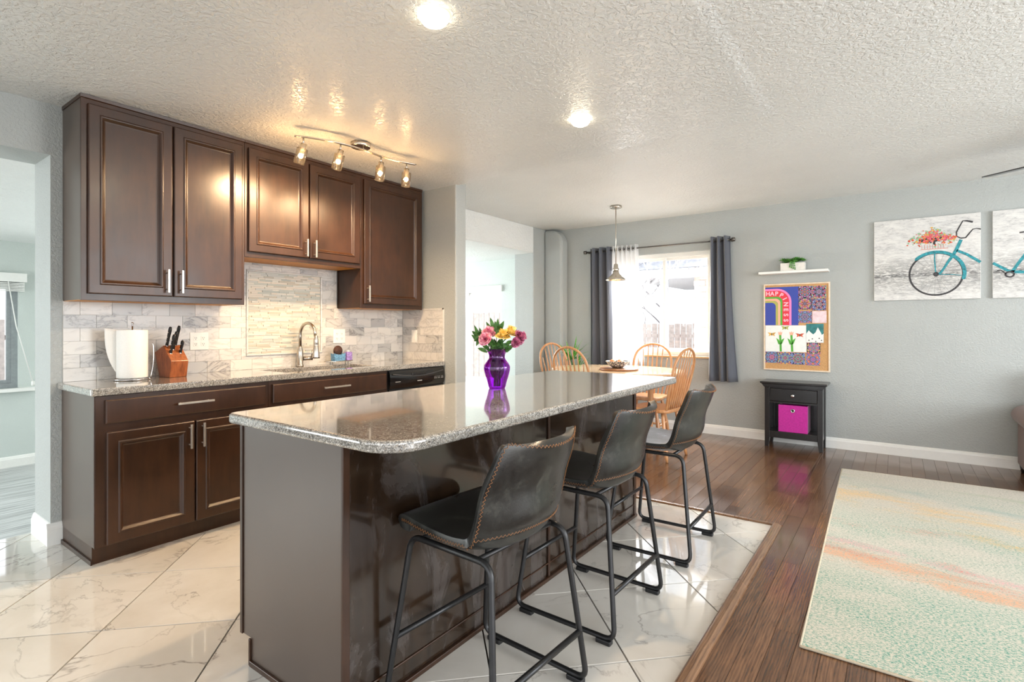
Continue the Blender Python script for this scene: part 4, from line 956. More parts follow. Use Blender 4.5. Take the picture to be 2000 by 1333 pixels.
# ------------------------------------------------------------------ bar stools (front towards -x)
def make_stool():
    t = thing('bar_stool', '', 'bar stool', (0,0,0), group='leather bar stools')
    # control rows: xmid zmid xside zside halfwidth
    rows_ = [(-.205,.548,-.20,.553,.150),(-.222,.562,-.215,.564,.178),(-.19,.576,-.19,.575,.192),(-.10,.569,-.10,.568,.200),(0,.561,.0,.562,.203),(.10,.564,.07,.566,.205),(.172,.584,.108,.580,.209),(.214,.640,.135,.632,.215),(.225,.730,.160,.725,.212),(.252,.800,.190,.800,.203),(.272,.850,.212,.868,.185),(.279,.862,.222,.884,.165)]
    V5 = crom([(r[0],r[1],r[2]) for r in rows_], 4); V6 = crom([(r[3],r[4],0) for r in rows_], 4); N = len(V5)-1
    def P(u, v):
        k = min(int(u*N+.0001), N); a, b = V5[k], V6[k]; t_ = abs(v); s = t_**2.2
        x = a.x+(a.z-a.x)*s; z = a.y+(b.x-a.y)*s; 
        return Vector((x, b.y*v, z))
    NV = 18
    m = MB(); m.grid(lambda u, w_: P(u, 2*w_-1), N, NV)
    sh = m.build('bucket_seat', LEATH, t); md = sh.modifiers.new('solid','SOLIDIFY'); md.thickness = .026; md.offset = 1
    sb = sh.modifiers.new('sub','BEVEL'); sb.width = .010; sb.segments = 3; sb.limit_method = 'ANGLE'; sb.angle_limit = 1.0
    # lower cushion bulge beneath the seat
    def Q(u, w_):
        v = 2*w_-1; a = P(.05+.54*u, v*.985); bul = .030*abs(math.sin(PI*u))**.5*(1-abs(v)**3)
        return (a.x+.012*u*u*(1-abs(v)**2)*math.sin(PI*u)*2, a.y, a.z-.001-bul)
    MB().grid(Q, 18, 12).build('seat_underside', LEATH, t)
    # zigzag stitching around the rim and across the back seam
    st = MB()
    def zig(path, amp, nrm_of):
        L = 0; out = []; 
        for i in range(len(path)-1):
            n = max(1, int((path[i+1]-path[i]).length/.0055))
            for k in range(n): out.append((path[i].lerp(path[i+1], k/n), (path[i+1]-path[i]).normalized()))
        z = []
        for k, (p, d) in enumerate(out):
            nn = nrm_of(p); sd = d.cross(nn).normalized(); z.append(p+nn*.0015+sd*(amp if k%2 else -amp))
        st.tube(z, .0009, 4, caps=False)
    for sg in (-1, 1):
        e = [P(i/N, sg*(1.0 if i/N < .5 else .975))+(Vector((0, sg*.0015, .009)) if i/N < .5 else Vector((.002, 0, 0))) for i in range(1, N+1)]
        zig(e, .0042, lambda p: Vector((1 if p.z > .62 else 0, sg*(.3 if p.z > .62 else 1), 0)).normalized())
    top = [P(.985, v/12.4)+Vector((.002,0,0)) for v in range(-12, 13)]; zig(top, .0040, lambda p: Vector((1,0,.2)).normalized())
    seam = []
    for v in range(-12, 13):
        a = P(.60, v/12.2); seam.append(a+Vector((.0025, .001*(v/12), -.001)))
    zig(seam, .0040, lambda p: Vector((.9,p.y*3,-.3)).normalized())
    st.build('stitching', STITCH, sh)
    def rnd_path(pts, r=.045, n=6):
        out = [Vector(pts[0])]; m = len(pts)
        for i in range(m):
            a, b, c = Vector(pts[(i-1)%m]), Vector(pts[i]), Vector(pts[(i+1)%m]); p, q = b+(a-b).normalized()*r, b+(c-b).normalized()*r
            for k in range(n+1): s = k/n; out.append(p*(1-s)**2+b*2*s*(1-s)+q*s*s)
        return out[1:]
    for sg in (-1, 1):
        loop = rnd_path([(-.228,sg*.238,.022),(.228,sg*.238,.022),(.172,sg*.185,.538),(-.165,sg*.185,.538)])
        MB().tube(loop, .0098, 12, closed=True).build('side_frame', BMETAL, t)
        for x_ in (-.175, .185):
            MB().box(x_-.032, sg*.238-.014, 0, x_+.030, sg*.238+.014, .018).build('foot_pad', BLKPL, t, bevel=.004)
    def on(xb, xt, z): f = (z-.022)/.516; return xb+(xt-xb)*f, .238+(.185-.238)*f
    x_, y_ = on(-.228,-.165,.215); MB().tube([(x_,-y_,.215),(x_,y_,.215)], .0098, 12).build('footrest', BMETAL, t)
    x_, y_ = on(.228,.172,.185); MB().tube([(x_,-y_,.185),(x_,y_,.185)], .0098, 12).build('cross_bar', BMETAL, t)
    for x_ in (-.12, .12): MB().tube([(x_,-.185,.538),(x_,.185,.538)], .008, 10).build('seat_rail', BMETAL, t)
    return t
st0 = make_stool(); st0.location = (-1.080, 1.362, 0); st0.rotation_euler = (0,0,math.radians(-3)); st0['label'] = 'black leather bar stool with tan stitching nearest the camera'
dup(st0, (-1.080, 2.082, 0), math.radians(-1), 'black leather bar stool with tan stitching, second and middle of the three at the island')
dup(st0, (-1.060, 2.897, 0), math.radians(1), 'black leather bar stool with tan stitching at the far end of the island')
# ------------------------------------------------------------------ dining set
dt = thing('dining_table', 'oval honey oak dining table below the pendant light', 'table', (-2.35,5.10,0))
ov = [(-2.35+.70*math.cos(a), 5.08+.55*math.sin(a)) for a in [2*PI*i/56 for i in range(56)]]
MB().prism(ov, .735, .76).build('tabletop', plain('pale satin oak', (226,196,156), .16, vary=.05, scale=8, coat=.4), dt, bevel=.006)
ap = [(-2.35+.58*math.cos(a), 5.08+.43*math.sin(a)) for a in [2*PI*i/40 for i in range(40)]]
MB().prism(ap, .66, .735).build('apron', OAK, dt)
for k in range(4):
    a = PI/4+k*PI/2; x, y = -2.35+.40*math.cos(a), 5.08+.33*math.sin(a)
    MB().lathe([(.016,0),(.022,.08),(.030,.12),(.022,.16),(.034,.40),(.026,.58),(.036,.62),(.036,.70)], (x,y,0), 16).build('leg', OAK, dt)
def make_chair():
    t = thing('windsor_chair', '', 'chair', (0,0,0), group='bow-back oak dining chairs')
    sp = rrect(-.22,-.20,.19,.20,[.09,.07,.07,.09],6)
    o = MB().prism(sp, .425, .458).build('seat', OAK, t, bevel=.011, seg=3)
    for sx in (-1, 1):
        for sy in (-1, 1):
            x0, y0 = sx*.13-.015, sy*.135; x1, y1 = sx*.20-.01, sy*.20
            pts = [Vector((x1,y1,0)).lerp(Vector((x0,y0,.43)), q/8) for q in range(9)]
            MB().tube(pts, [.012,.015,.019,.021,.019,.015,.018,.017,.014], 10).build('leg', OAK, t)
    for sy in (-1, 1): MB().tube([(-.185,sy*.178,.16),(-.01,sy*.178,.16),(.165,sy*.178,.16)], [.009,.015,.009], 8).build('stretcher', OAK, t)
    MB().tube([(-.01,-.178,.16),(-.01,0,.16),(-.01,.178,.16)], [.009,.015,.009], 8).build('stretcher', OAK, t)
    def lean(z): return .165+(z-.45)*.24
    bow = crom([(lean(.45),-.165,.45),(lean(.60),-.195,.60),(lean(.78),-.212,.78),(lean(.90),-.185,.90),(lean(.975),-.105,.975),(lean(1.0),0,1.0),(lean(.975),.105,.975),(lean(.90),.185,.90),(lean(.78),.212,.78),(lean(.60),.195,.60),(lean(.45),.165,.45)], 5)
    MB().tube(bow, .0125, 10).build('bow', OAK, t)
    for k in range(7):
        f = (k-3)/3; yb, yt = f*.125, f*.165; zt = .45+.545*math.sqrt(max(0,1-(abs(yt)/.222)**2.6))-.004
        pts = [Vector((lean(.455),yb,.455)).lerp(Vector((lean(zt),yt,zt)), q/8) for q in range(9)]
        MB().tube(pts, [.007,.0085,.0115,.014,.013,.009,.0062,.0055,.005], 8).build('spindle', OAK, t)
    return t
c0 = make_chair(); c0.location = (-1.80, 4.80, 0); c0.rotation_euler = (0,0,math.radians(-6)); c0['label'] = 'oak bow-back chair at the right end of the dining table, seen from its back'
dup(c0, (-2.19, 5.50, 0), math.radians(96), 'oak bow-back chair on the window side of the dining table')
dup(c0, (-2.50, 4.72, 0), math.radians(-100), 'oak bow-back chair on the near side of the dining table, its bow above the island')
dup(c0, (-2.98, 5.22, 0), math.radians(166), 'oak bow-back chair at the left end of the dining table, by the corner column')
sb_ = thing('serving_board', 'round wooden serving board on the dining table under the bowl', 'board', (-2.27,4.98,.76))
MB().lathe([(.185,.0),(.195,.006),(.195,.014),(.185,.020)], (-2.27,4.98,.76), 40).build('board_disc', plain('brown serving wood', (150,104,72), .3), sb_)
bw = thing('bowl', 'black and white patterned ceramic bowl on the serving board', 'bowl', (-2.27,4.98,.78))
o = MB().lathe([(.045,.002),(.05,.0),(.09,.03),(.118,.062),(.122,.066)], (-2.29,4.99,.780), 32, cap=False).add([], []).build('bowl_shell', PATT, bw); md = o.modifiers.new('s','SOLIDIFY'); md.thickness = .005
MB().lathe([(.001,.002),(.05,.002)], (-2.29,4.99,.780), 24, cap=False).build('bowl_base', PATT, bw)
for k, (dx, dy, dz, r_, lab) in enumerate(((-.045,-.02,.050,.036,'pale orange fruit at the left in the patterned bowl'),(.02,.03,.052,.034,'pale orange fruit at the back in the patterned bowl'),(.045,-.03,.05,.032,'pale orange fruit at the right in the patterned bowl'))):
    o = MB().ball((-2.29+dx, 4.99+dy, .782+dz), r_, 18, 12, (1,1,.93)).build('orange', ORANGE); tag(o, lab, 'fruit', 'fruit in the patterned bowl')
# houseplant
hp = thing('houseplant', 'spiky green yucca plant in a white pot between the corner column and the curtain', 'plant', (-3.22,5.72,0))
MB().lathe([(.10,0),(.115,.01),(.15,.30),(.155,.31),(.14,.31),(.135,.285)], (-3.22,5.72,0), 32).build('pot', TERRA, hp)
MB().lathe([(.001,.28),(.137,.282)], (-3.22,5.72,0), 20, cap=False).build('soil', plain('dark soil', (50,38,30), .9), hp)
MB().tube(crom([(-3.22,5.72,.27),(-3.215,5.715,.5),(-3.22,5.70,.80)], 4), .022, 10).tube(crom([(-3.20,5.70,.27),(-3.17,5.69,.45),(-3.15,5.68,.66)], 4), .016, 8).build('trunk', BARK, hp)
rr = random.Random(11)
def blade(base, az, el, L, wd):
    d = Vector((math.cos(az)*math.cos(el), math.sin(az)*math.cos(el), math.sin(el))); s = Vector((-math.sin(az), math.cos(az), 0)); vs = []
    n = 8
    for i in range(n+1):
        t = i/n; c = Vector(base)+d*L*t-UP*L*.42*t*t*(1-el/2.2); w_ = wd*(.55+.9*t-1.45*t*t)*.9+.0006
        fold = s.cross(d).normalized()*w_*.22; vs += [c-s*w_/2+fold, c, c+s*w_/2+fold]
    return MB().add(vs, [(i*3+k, i*3+k+1, (i+1)*3+k+1, (i+1)*3+k) for i in range(n) for k in range(2)], True)
for (bx_, by_, bz_, n) in ((-3.22,5.70,.80,24),(-3.15,5.68,.64,16)):
    for k in range(n):
        az = rr.uniform(0, 2*PI); el = rr.uniform(.15, 1.4); L = rr.uniform(.26, .40)
        if by_+L*math.sin(az)*math.cos(el) > 5.98 and math.sin(az) > .2: az = -az
        if bx_+L*math.cos(az)*math.cos(el) > -2.95: az = PI-az
        blade((bx_,by_,bz_-.03*rr.random()), az, el, L, .036).build('leaf', LEAF, hp)
# ------------------------------------------------------------------ curtains
YR, ZR = 6.01, 2.135
rod = thing('curtain_rod', 'dark nickel curtain rod with ring finials above the dining window', 'curtain rod', (-2.3,YR,ZR))
DN = plain('dark nickel', (110,106,102), .3, .9)
MB().tube([(-3.185,YR,ZR),(-1.425,YR,ZR)], .0085, 12).build('rod', DN, rod)
for x in (-3.20, -1.415): MB().lathe([(.010,-.018),(.022,-.016),(.022,.016),(.010,.018)], (x,YR,ZR), 18, Matrix.Rotation(PI/2,3,'Y')).build('finial', DN, rod)
for x in (-3.17, -1.445): MB().box(x-.008, YR, ZR-.012, x+.008, YF, ZR+.012).lathe([(.012,-.003),(.012,.003)], (x,YF-.003,ZR), 12, Matrix.Rotation(PI/2,3,'X')).build('bracket', DN, rod)
def curtain(label, xt0, xt1, xb0, xb1, zb, waves, amp, mat, seed, nm='curtain', ztop=ZR+.045, grom=True, cat='curtain', ph=0):
    r = thing(nm, label, cat, ((xt0+xt1)/2, YR, zb))
    rr = random.Random(seed); ws = [rr.uniform(.85,1.15) for _ in range(waves*2+2)]
    def fn(u, v):
        z = ztop+(zb-ztop)*v; a = xt0+(xb0-xt0)*v**1.3; b = xt1+(xb1-xt1)*v**1.3
        ph_ = u*waves*2*PI+ph; k = ws[int(u*waves*2) % len(ws)]
        y = YR+amp*(1+.25*v)*math.sin(ph_)*(1+.15*math.sin(v*5+seed)); x = a+(b-a)*u+.012*v*math.sin(ph_*.5+3*v)
        return (x, min(y, YF-.012), z)
    o = MB().grid(fn, waves*16, 24).build('cloth', mat, r); md = o.modifiers.new('s','SOLIDIFY'); md.thickness = .003
    if grom:
        for k in range(waves*2):
            u = (k+.0)/(waves*2)+ (PI-ph)/(2*PI*waves)*0; u = ((k*PI-ph)/(2*PI*waves))
            if 0.02 < u < .98:
                p = fn(u, (ztop-ZR)/(ztop-zb)); MB().tube([(p[0]+.002*math.cos(0), YR+.021*math.cos(a), ZR+.021*math.sin(a)) for a in [2*PI*i/16 for i in range(16)]], .0035, 6, closed=True).build('grommet', DN, r)
    return r
curtain('slate grey curtain panel left of the dining window', -3.14, -2.845, -3.135, -2.80, .34, 3, .036, CURT, 1, ph=.6)
curtain('slate grey curtain panel right of the dining window, ending above the floor', -1.665, -1.455, -1.675, -1.385, .60, 3, .036, CURT, 2, ph=2.0)
curtain('sheer white curtain panel beside the left grey curtain', -2.84, -2.50, -2.83, -2.42, .70, 6, .022, SHEER, 3, nm='sheer_curtain', ph=1.0)
# ------------------------------------------------------------------ shelf, planter, board
sf = MB().prism(rrect(-1.157, 5.955, -.532, YF, .004, 2), 1.738, 1.762).build('floating_shelf', WHITE, bevel=.003); tag(sf, 'narrow white floating shelf above the cork board', 'shelf')
pl_ = thing('planter', 'white rectangular planter on the floating shelf', 'planter', (-.845, 6.03, 1.762))
pm = MB(); A = [(-.955,5.985),(-.735,5.985),(-.735,6.075),(-.955,6.075)]
ringslab((-.955,5.985,-.735,6.075), (-.947,5.993,-.743,6.067), 1.762, 1.842).build('planter_box', TERRA, pl_, bevel=.002)
MB().box(-.947,5.993,1.764,-.743,6.067,1.826).build('soil', bpy.data.materials['dark soil'], pl_)
sc_ = thing('succulents', 'mixed green succulents growing out of the white planter', 'succulents', (-.845, 6.03, 1.826))
rr = random.Random(5)
def rosette(cx, cy, cz, r, n, nm='succulent'):
    m = MB()
    for lay in range(3):
        for j in range(n):
            a = 2*PI*j/n+lay*.5; el = .25+lay*.45; L = r*(1-.2*lay)
            d = Vector((math.cos(a)*math.cos(el), math.sin(a)*math.cos(el), math.sin(el))); s = Vector((-math.sin(a), math.cos(a), 0)); b = Vector((cx,cy,cz)); w_ = r*.42; up_l = d.cross(s)
            m.add([b-s*w_*.3, b+s*w_*.3, b+d*L*.6+s*w_*.5, b+d*L, b+d*L*.6-s*w_*.5, b+d*L*.5+up_l*w_*.25], [(0,1,5),(1,2,5),(2,3,5),(3,4,5),(4,0,5),(4,3,2,1,0)])
    return m
for k in range(11):
    x = -.935+.018*k+rr.uniform(-.006,.006); rosette(x, 5.998+rr.uniform(0,.05), 1.846+rr.uniform(0,.026), rr.uniform(.040,.056), 8).build('succulent_rosette', SUCC, sc_)
tr = MB()
for s_ in range(4):
    x0 = -.865+s_*.012; pts = crom([(x0,5.995,1.845),(x0+.002,5.978,1.845),(x0+.004*(s_-1),5.974,1.80-.008*s_)], 4); tr.tube(pts, .0015, 5)
    for p in pts[3:]: tr.ball(p, .0065, 7, 5)
tr.build('trailing_strand', SUCC, sc_)
cb = thing('cork_board', 'cork bulletin board in a pale frame covered with drawings, below the floating shelf', 'bulletin board', (-.828, YF, .745))
bx0, bx1, bz0, bz1 = -1.129, -.527, .745, 1.642
YBD = YF-.016
MB().box(bx0+.012, YBD+.003, bz0+.012, bx1-.012, YF, bz1-.012).build('cork_sheet', CORK, cb)
PF = plain('pale wood frame', (232,214,190), .5)
f_ = MB()
for a in ((bx0,bz0,bx1,bz0+.014),(bx0,bz1-.014,bx1,bz1),(bx0,bz0+.014,bx0+.014,bz1-.014),(bx1-.014,bz0+.014,bx1,bz1-.014)): f_.box(a[0], YF-.022, a[1], a[2], YF, a[3])
f_.build('board_frame', PF, cb, bevel=.002)
def sheet_of(nm, lab, cat, x0, x1, z0, z1, mat, lift=0, group='papers pinned to the cork board'):
    r = thing(nm, lab, cat, ((x0+x1)/2, YBD, z0), group=group)
    y = YBD-.0012*lift
    o = recenter(MB().box(x0, y, z0, x1, y+.0022, z1).build('paper', mat, r)); return r, y-.0006
def flat(parent, nm, mat, poly, y, d=0):
    return MB().prism(poly, y-.0004*d, y+.0004-.0004*d+.0002, 'y').build(nm, mat, parent)
BLUE = plain('cobalt printed blue', (52,72,166), .5, vary=.02); RED = plain('printed red', (226,52,70), .5, vary=.02); PK = plain('printed pink', (246,134,196), .5, vary=.02)
GR = plain('printed green', (84,170,60), .5, vary=.02); PE = plain('printed peach', (244,178,150), .5, vary=.02); OL = plain('printed olive', (176,176,92), .5, vary=.02); WP = plain('drawing paper', (236,240,238), .7, vary=.02)
LP = plain('printed light pink', (255,190,205), .5, vary=.01)
ps, y = sheet_of('rainbow_poster', 'blue poster with a rainbow reading HAPPINESS at the top left of the cork board', 'poster', -1.114, -.806, 1.212, 1.607, BLUE, 1)
def band(r_out, r_in, zo, zi):
    cx, x0, zb = -1.114, -1.114, 1.213
    out = lambda r, z: [(x0, z)]+[(r-.135+.135*math.sin(a), z-.135+.135*math.cos(a)) for a in [PI/2*i/10 for i in range(11)]]+[(r, zb)]
    f2 = lambda r, z, q: [(x0, z)]+[(r-q+q*math.sin(a), z-q+q*math.cos(a)) for a in [PI/2*i/10 for i in range(11)]]+[(r, zb)]
    q1 = max(.045, .135-(zo-z_out0)*0-( -.868-r_out)); q2 = max(.04, .135-(-.868-r_in))
    return f2(r_out, zo, q1), f2(r_in, zi, q2)
z_out0 = 1.590
bands_ = [(PK,-.868,-.888,1.590,1.570,'rainbow_band'),(RED,-.888,-.951,1.570,1.508,'rainbow_band'),(GR,-.951,-.970,1.508,1.488,'rainbow_band'),(PE,-.970,-.992,1.488,1.466,'rainbow_band'),(OL,-.992,-1.014,1.466,1.446,'rainbow_band')]
for m_, ro, ri, zo, zi, nm in bands_:
    a, b = band(ro, ri, zo, zi); n = len(a); vs = [(p[0], y, p[1]) for p in a]+[(p[0], y, p[1]) for p in b]+[(p[0], y+.0004, p[1]) for p in a]+[(p[0], y+.0004, p[1]) for p in b]
    MB().add(vs, [(i, n+i, n+i+1, i+1) for i in range(n-1)]+[(2*n+i+1, 3*n+i+1, 3*n+i, 2*n+i) for i in range(n-1)]).build(nm, m_, ps)
def letter(parent, ch, x, z, size, rot, yy, mat):
    c = bpy.data.curves.new('letter', 'FONT'); c.body = ch; c.size = size; c.align_x = 'CENTER'; c.align_y = 'CENTER'; c.offset = .0022; c.extrude = .0002
    tmp = bpy.data.objects.new('letter_curve', c); COL.objects.link(tmp); bpy.context.view_layer.update()
    me = bpy.data.meshes.new_from_object(tmp.evaluated_get(bpy.context.evaluated_depsgraph_get())); bpy.data.objects.remove(tmp); me.materials.clear(); me.materials.append(mat)
    o = bpy.data.objects.new('letter', me); COL.objects.link(o); o.parent = parent
    o.location = Vector((x, yy, z))-parent.location; o.rotation_euler = (PI/2, rot, 0); return o
for ch, x, z, rot in (('H',-1.088,1.539,0),('A',-1.047,1.539,0),('P',-1.006,1.538,0),('P',-.961,1.522,.5),('I',-.931,1.484,1.1),('N',-.920,1.428,PI/2),('E',-.920,1.372,PI/2),('S',-.920,1.318,PI/2),('S',-.920,1.262,PI/2)):
    letter(ps, ch, x, z, .058, rot, y-.0006, LP)
dr, y = sheet_of('flower_drawing', 'white drawing of two green-stemmed flowers and butterflies on the cork board', 'drawing', -1.112, -.732, .937, 1.210, WP, 2)
for (sx, sz, x0) in ((-.972,1.14,-.966),(-.868,1.14,-.860)):
    flat(dr, 'painted_stem', GR, [(x0-.010,.940),(x0+.010,.940),(sx+.010,sz-.03),(sx-.010,sz-.03)], y, 1)
    for (dx, dz, w_) in ((-.034,-.105,-1),(.036,-.075,1)):
        flat(dr, 'painted_leaf', GRN if False else GR, [(sx,sz-.125),(sx+dx*.5,sz-.11+dz*.15),(sx+dx*1.1,sz-.06),(sx+dx*.35,sz-.08)], y, 1)
    flat(dr, 'painted_bloom', PE, [(sx-.014,sz-.03),(sx+.014,sz-.03),(sx+.020,sz+.006),(sx+.006,sz-.006),(sx,sz+.012),(sx-.007,sz-.006),(sx-.02,sz+.006)], y, 1)
for cx, cz in ((-.925,1.184),(-1.051,1.117),(-.792,1.110)):
    for sg in (-1, 1): flat(dr, 'painted_butterfly_wing', OL if cz > 1.15 else ORNG if cx > -.9 else YEL, [(cx,cz-.006),(cx+sg*.030,cz-.020),(cx+sg*.022,cz+.0),(cx+sg*.040,cz+.020),(cx+sg*.012,cz+.016),(cx,cz+.006)][::sg], y, 1)
    flat(dr, 'painted_butterfly_body', INK, [(cx-.003,cz-.014),(cx+.003,cz-.014),(cx+.003,cz+.014),(cx-.003,cz+.014)], y, 2)
mt, y = sheet_of('mountain_drawing', 'teal drawing with white peaks at the right of the flower drawing', 'drawing', -.734, -.582, 1.036, 1.226, plain('teal painted paper', (52,128,130), .6, vary=.2, scale=30), 3)
flat(mt, 'painted_peaks', WP, [(-.734,1.038),(-.582,1.038),(-.582,1.13),(-.597,1.115),(-.607,1.14),(-.632,1.19),(-.652,1.14),(-.672,1.12),(-.69,1.135),(-.712,1.16),(-.734,1.125)], y, 1)
for (x, z) in ((-.71,1.06),(-.68,1.075),(-.65,1.05),(-.62,1.08),(-.60,1.06)): flat(mt, 'painted_dot', INK, [(x+.006*math.cos(a), z+.006*math.sin(a)) for a in [2*PI*i/7 for i in range(7)]], y, 2)
names = ['scratch art card at the top left of the card block','scratch art card at the top right of the card block','scratch art card in the middle row, left','scratch art card in the middle row, right','scratch art card left of the pale pink card','pale pink painted card at the right of the third row','scratch art card below the mountain drawing','scratch art card at the bottom left corner of the cork board','scratch art card second from the left in the bottom row','scratch art card third from the left in the bottom row','scratch art card at the right end of the bottom row']
pos = [(-.747,1.549),(-.622,1.547),(-.747,1.430),(-.622,1.420),(-.747,1.296),(-.619,1.294),(-.669,.985),(-1.051,.879),(-.926,.875),(-.809,.871),(-.675,.867)]
PINKC = plain('pale pink card', (240,214,220), .7, vary=.12, scale=25)
for k, (x, z) in enumerate(pos):
    hw = (.0615,.062)[k == 0] if k < 6 else .0585 if k < 7 else .0615
    r = thing('scratch_art_card', names[k] if 'card block' in names[k] or 'cork' in names[k] or 'drawing' in names[k] else names[k]+' of the cork board', 'card', (x, YBD, z-.06), group='small cards on the cork board')
    hz = .0595
    o = recenter(MB().box(x-hw, YBD-.0012*(k%2)+(.0006 if k != 6 else -.003), z-hz, x+hw, YBD+.0022, z+hz).build('card_paper', PINKC if k == 5 else KAL, r))
# ------------------------------------------------------------------ nightstand
ns = thing('nightstand', 'small black nightstand with one drawer below the cork board', 'nightstand', (-.815, 5.93, 0))
nx0, nx1, ny0, ny1 = -1.068, -.562, 5.80, 6.082
MB().box(nx0-.038, ny0-.035, .632, nx1+.038, ny1, .652).build('top', BLKWOOD, ns, bevel=.004)
MB().prism([(nx0,.595),(nx1,.595),(nx1+.03,.632),(nx0-.03,.632)], ny0-.018, ny1, 'y').build('cornice', BLKWOOD, ns, bevel=.003)
for (x, y_) in ((nx0,ny0),(nx1-.045,ny0),(nx0,ny1-.045),(nx1-.045,ny1-.045)):
    MB().prism([(x,.60),(x,.0) if x < -1 else (x+.014,0),(x+.031,0) if x < -1 else (x+.045,0),(x+.045,.09) if x < -1 else (x+.045,.6),(x+.045,.60) if x < -1 else (x,.09)] if x < -1 else [(x,.60),(x,.09),(x+.014,0),(x+.045,0),(x+.045,.60)], y_, y_+.045, 'y').build('leg', BLKWOOD, ns, bevel=.002)
for x in (nx0+.008, nx1-.020): MB().box(x, ny0+.045, .09, x+.012, ny1-.045, .60).build('side_panel', BLKWOOD, ns)
MB().box(nx0+.02, ny1-.016, .12, nx1-.02, ny1-.008, .60).build('back_panel', BLKWOOD, ns)
MB().box(nx0+.02, ny0+.012, .140, nx1-.02, ny1-.016, .158).build('shelf', BLKWOOD, ns)
MB().box(nx0+.045, ny0+.004, .095, nx1-.045, ny0+.018, .158).build('apron', BLKWOOD, ns, bevel=.002)
MB().box(nx0+.045, ny0+.006, .440, nx1-.045, ny0+.020, .456).box(nx0+.045, ny0+.006, .585, nx1-.045, ny0+.020, .60).build('rail', BLKWOOD, ns)
dz = MB().box(nx0+.049, ny0-.002, .460, nx1-.049, ny0+.20, .582).build('drawer', BLKWOOD, ns, bevel=.004)
MB().lathe([(.006,0),(.006,.010),(.015,.014),(.017,.020),(.012,.026),(.002,.028)], (-.815,ny0-.002,.522), 20, Matrix.Rotation(PI/2,3,'X')).build('knob', CHROME, dz)
bn = thing('storage_bin', 'fuchsia fabric storage bin inside the black nightstand', 'storage bin', (-.815, 5.93, .158))
ringslab((-.945,ny0+.012,-.690,ny1-.03), (-.941,ny0+.016,-.694,ny1-.034), .160, .425).box(-.942,ny0+.015,.160,-.693,ny1-.033,.165).build('bin_body', FUCH, bn, bevel=.003)
MB().tube([(-.818+.015*math.cos(a), ny0+.010, .372+.015*math.sin(a)) for a in [2*PI*i/20 for i in range(20)]], .0045, 8, closed=True).build('grommet', CHROME, bn)
MB().lathe([(.001,0),(.012,0),(.012,.003)], (-.818,ny0+.0118,.372), 16, Matrix.Rotation(PI/2,3,'X')).build('finger_hole', BLKPL, bn)
# ------------------------------------------------------------------ canvases
def canvas(lab, x0, x1, z0, z1):
    r = thing('canvas_painting', lab, 'painting', ((x0+x1)/2, YF, z0), group='bicycle paintings')
    MB().box(x0, YF-.030, z0, x1, YF-.001, z1).build('canvas', CANVE, r, bevel=.002)
    MB().box(x0+.002, YF-.0306, z0+.002, x1-.002, YF-.0296, z1-.002).build('painted_ground', CANV, r); return r
k1 = canvas('canvas painting of a teal bicycle front wheel and a flower basket', -.168, .592, 1.443, 2.186)
k2 = canvas('canvas painting of the teal bicycle frame, cut by the right edge', .668, 1.428, 1.443, 2.186)
Yp = YF-.0312
def stroke(parent, nm, mat, pts, wds, d=0, closed=False):
    P = [Vector((p[0], p[1])) for p in pts]; W = wds if isinstance(wds, (list,tuple)) else [wds]*len(P); n = len(P); vs = []
    for i in range(n):
        a = P[i-1] if (i > 0 or closed) else P[i]; b = P[(i+1)%n] if (i < n-1 or closed) else P[i]; t_ = (b-a).normalized(); nn = Vector((-t_.y, t_.x))*W[i]/2
        for q in (P[i]+nn, P[i]-nn): vs.append((q.x, Yp-.0005*d, q.y))
    return MB().add(vs, [(2*i, (2*i+2)%(2*n), (2*i+3)%(2*n), 2*i+1) for i in range(n if closed else n-1)]).build(nm, mat, parent)
def ell(cx, cz, rx, rz, a0=0, a1=2*PI, n=48, end=False): return [(cx+rx*math.cos(a0+(a1-a0)*i/n), cz+rz*math.sin(a0+(a1-a0)*i/n)) for i in range(n+(1 if end else 0))]
stroke(k1, 'painted_tyre', INK, ell(.288,1.670,.188,.188), .015, 0, True)
sp = MB()
for k in range(22):
    a = 2*PI*k/22+.1; d_ = Vector((math.cos(a), math.sin(a))); nn = Vector((-d_.y, d_.x))*.0009; c = Vector((.287,1.672)); q = [c+d_*.02+nn, c+d_*.18+nn, c+d_*.18-nn, c+d_*.02-nn]
    sp.add([(p.x, Yp-.0002, p.y) for p in q], [(0,1,2,3)])
sp.build('painted_spokes', plain('thin grey strokes', (140,140,138), .6), k1)
stroke(k1, 'painted_mudguard', TEAL, ell(.288,1.672,.198,.195, 2.42, -.30, 30, True), [.006]+[.026]*29+[.020], 1)
stroke(k1, 'painted_fork', TEAL, [(.292,1.664),(.322,1.680),(.345,1.718),(.372,1.770),(.410,1.832),(.436,1.892),(.462,1.962)], [.016,.018,.018,.020,.024,.026,.024], 2)
stroke(k1, 'painted_brace', TEAL, [(.282,1.868),(.280,1.80),(.288,1.68)], .009, 2); stroke(k1, 'painted_brace', TEAL, [(.295,1.666),(.40,1.660),(.47,1.650)], .006, 2)
stroke(k1, 'painted_top_tube', TEAL, [(.432,1.870),(.50,1.830),(.590,1.756)], .022, 2)
stroke(k1, 'painted_hub', INK, ell(.290,1.668,.010,.012), .018, 3, True)
stroke(k1, 'painted_handlebar', INK, [(.540,2.108),(.50,2.122),(.474,2.126),(.452,2.08),(.430,2.03),(.432,1.995),(.458,1.975)], [.016,.014,.008,.010,.010,.009,.010], 2)
stroke(k1, 'painted_handlebar', INK, [(.458,1.975),(.492,1.976),(.515,2.01),(.540,2.045),(.565,2.050),(.592,2.040)], [.011,.011,.010,.008,.007,.010], 2)
rr = random.Random(9)
cols = {'ORNG':MB(), 'PNK':MB(), 'YEL':MB(), 'GRN':MB(), 'INK':MB()}
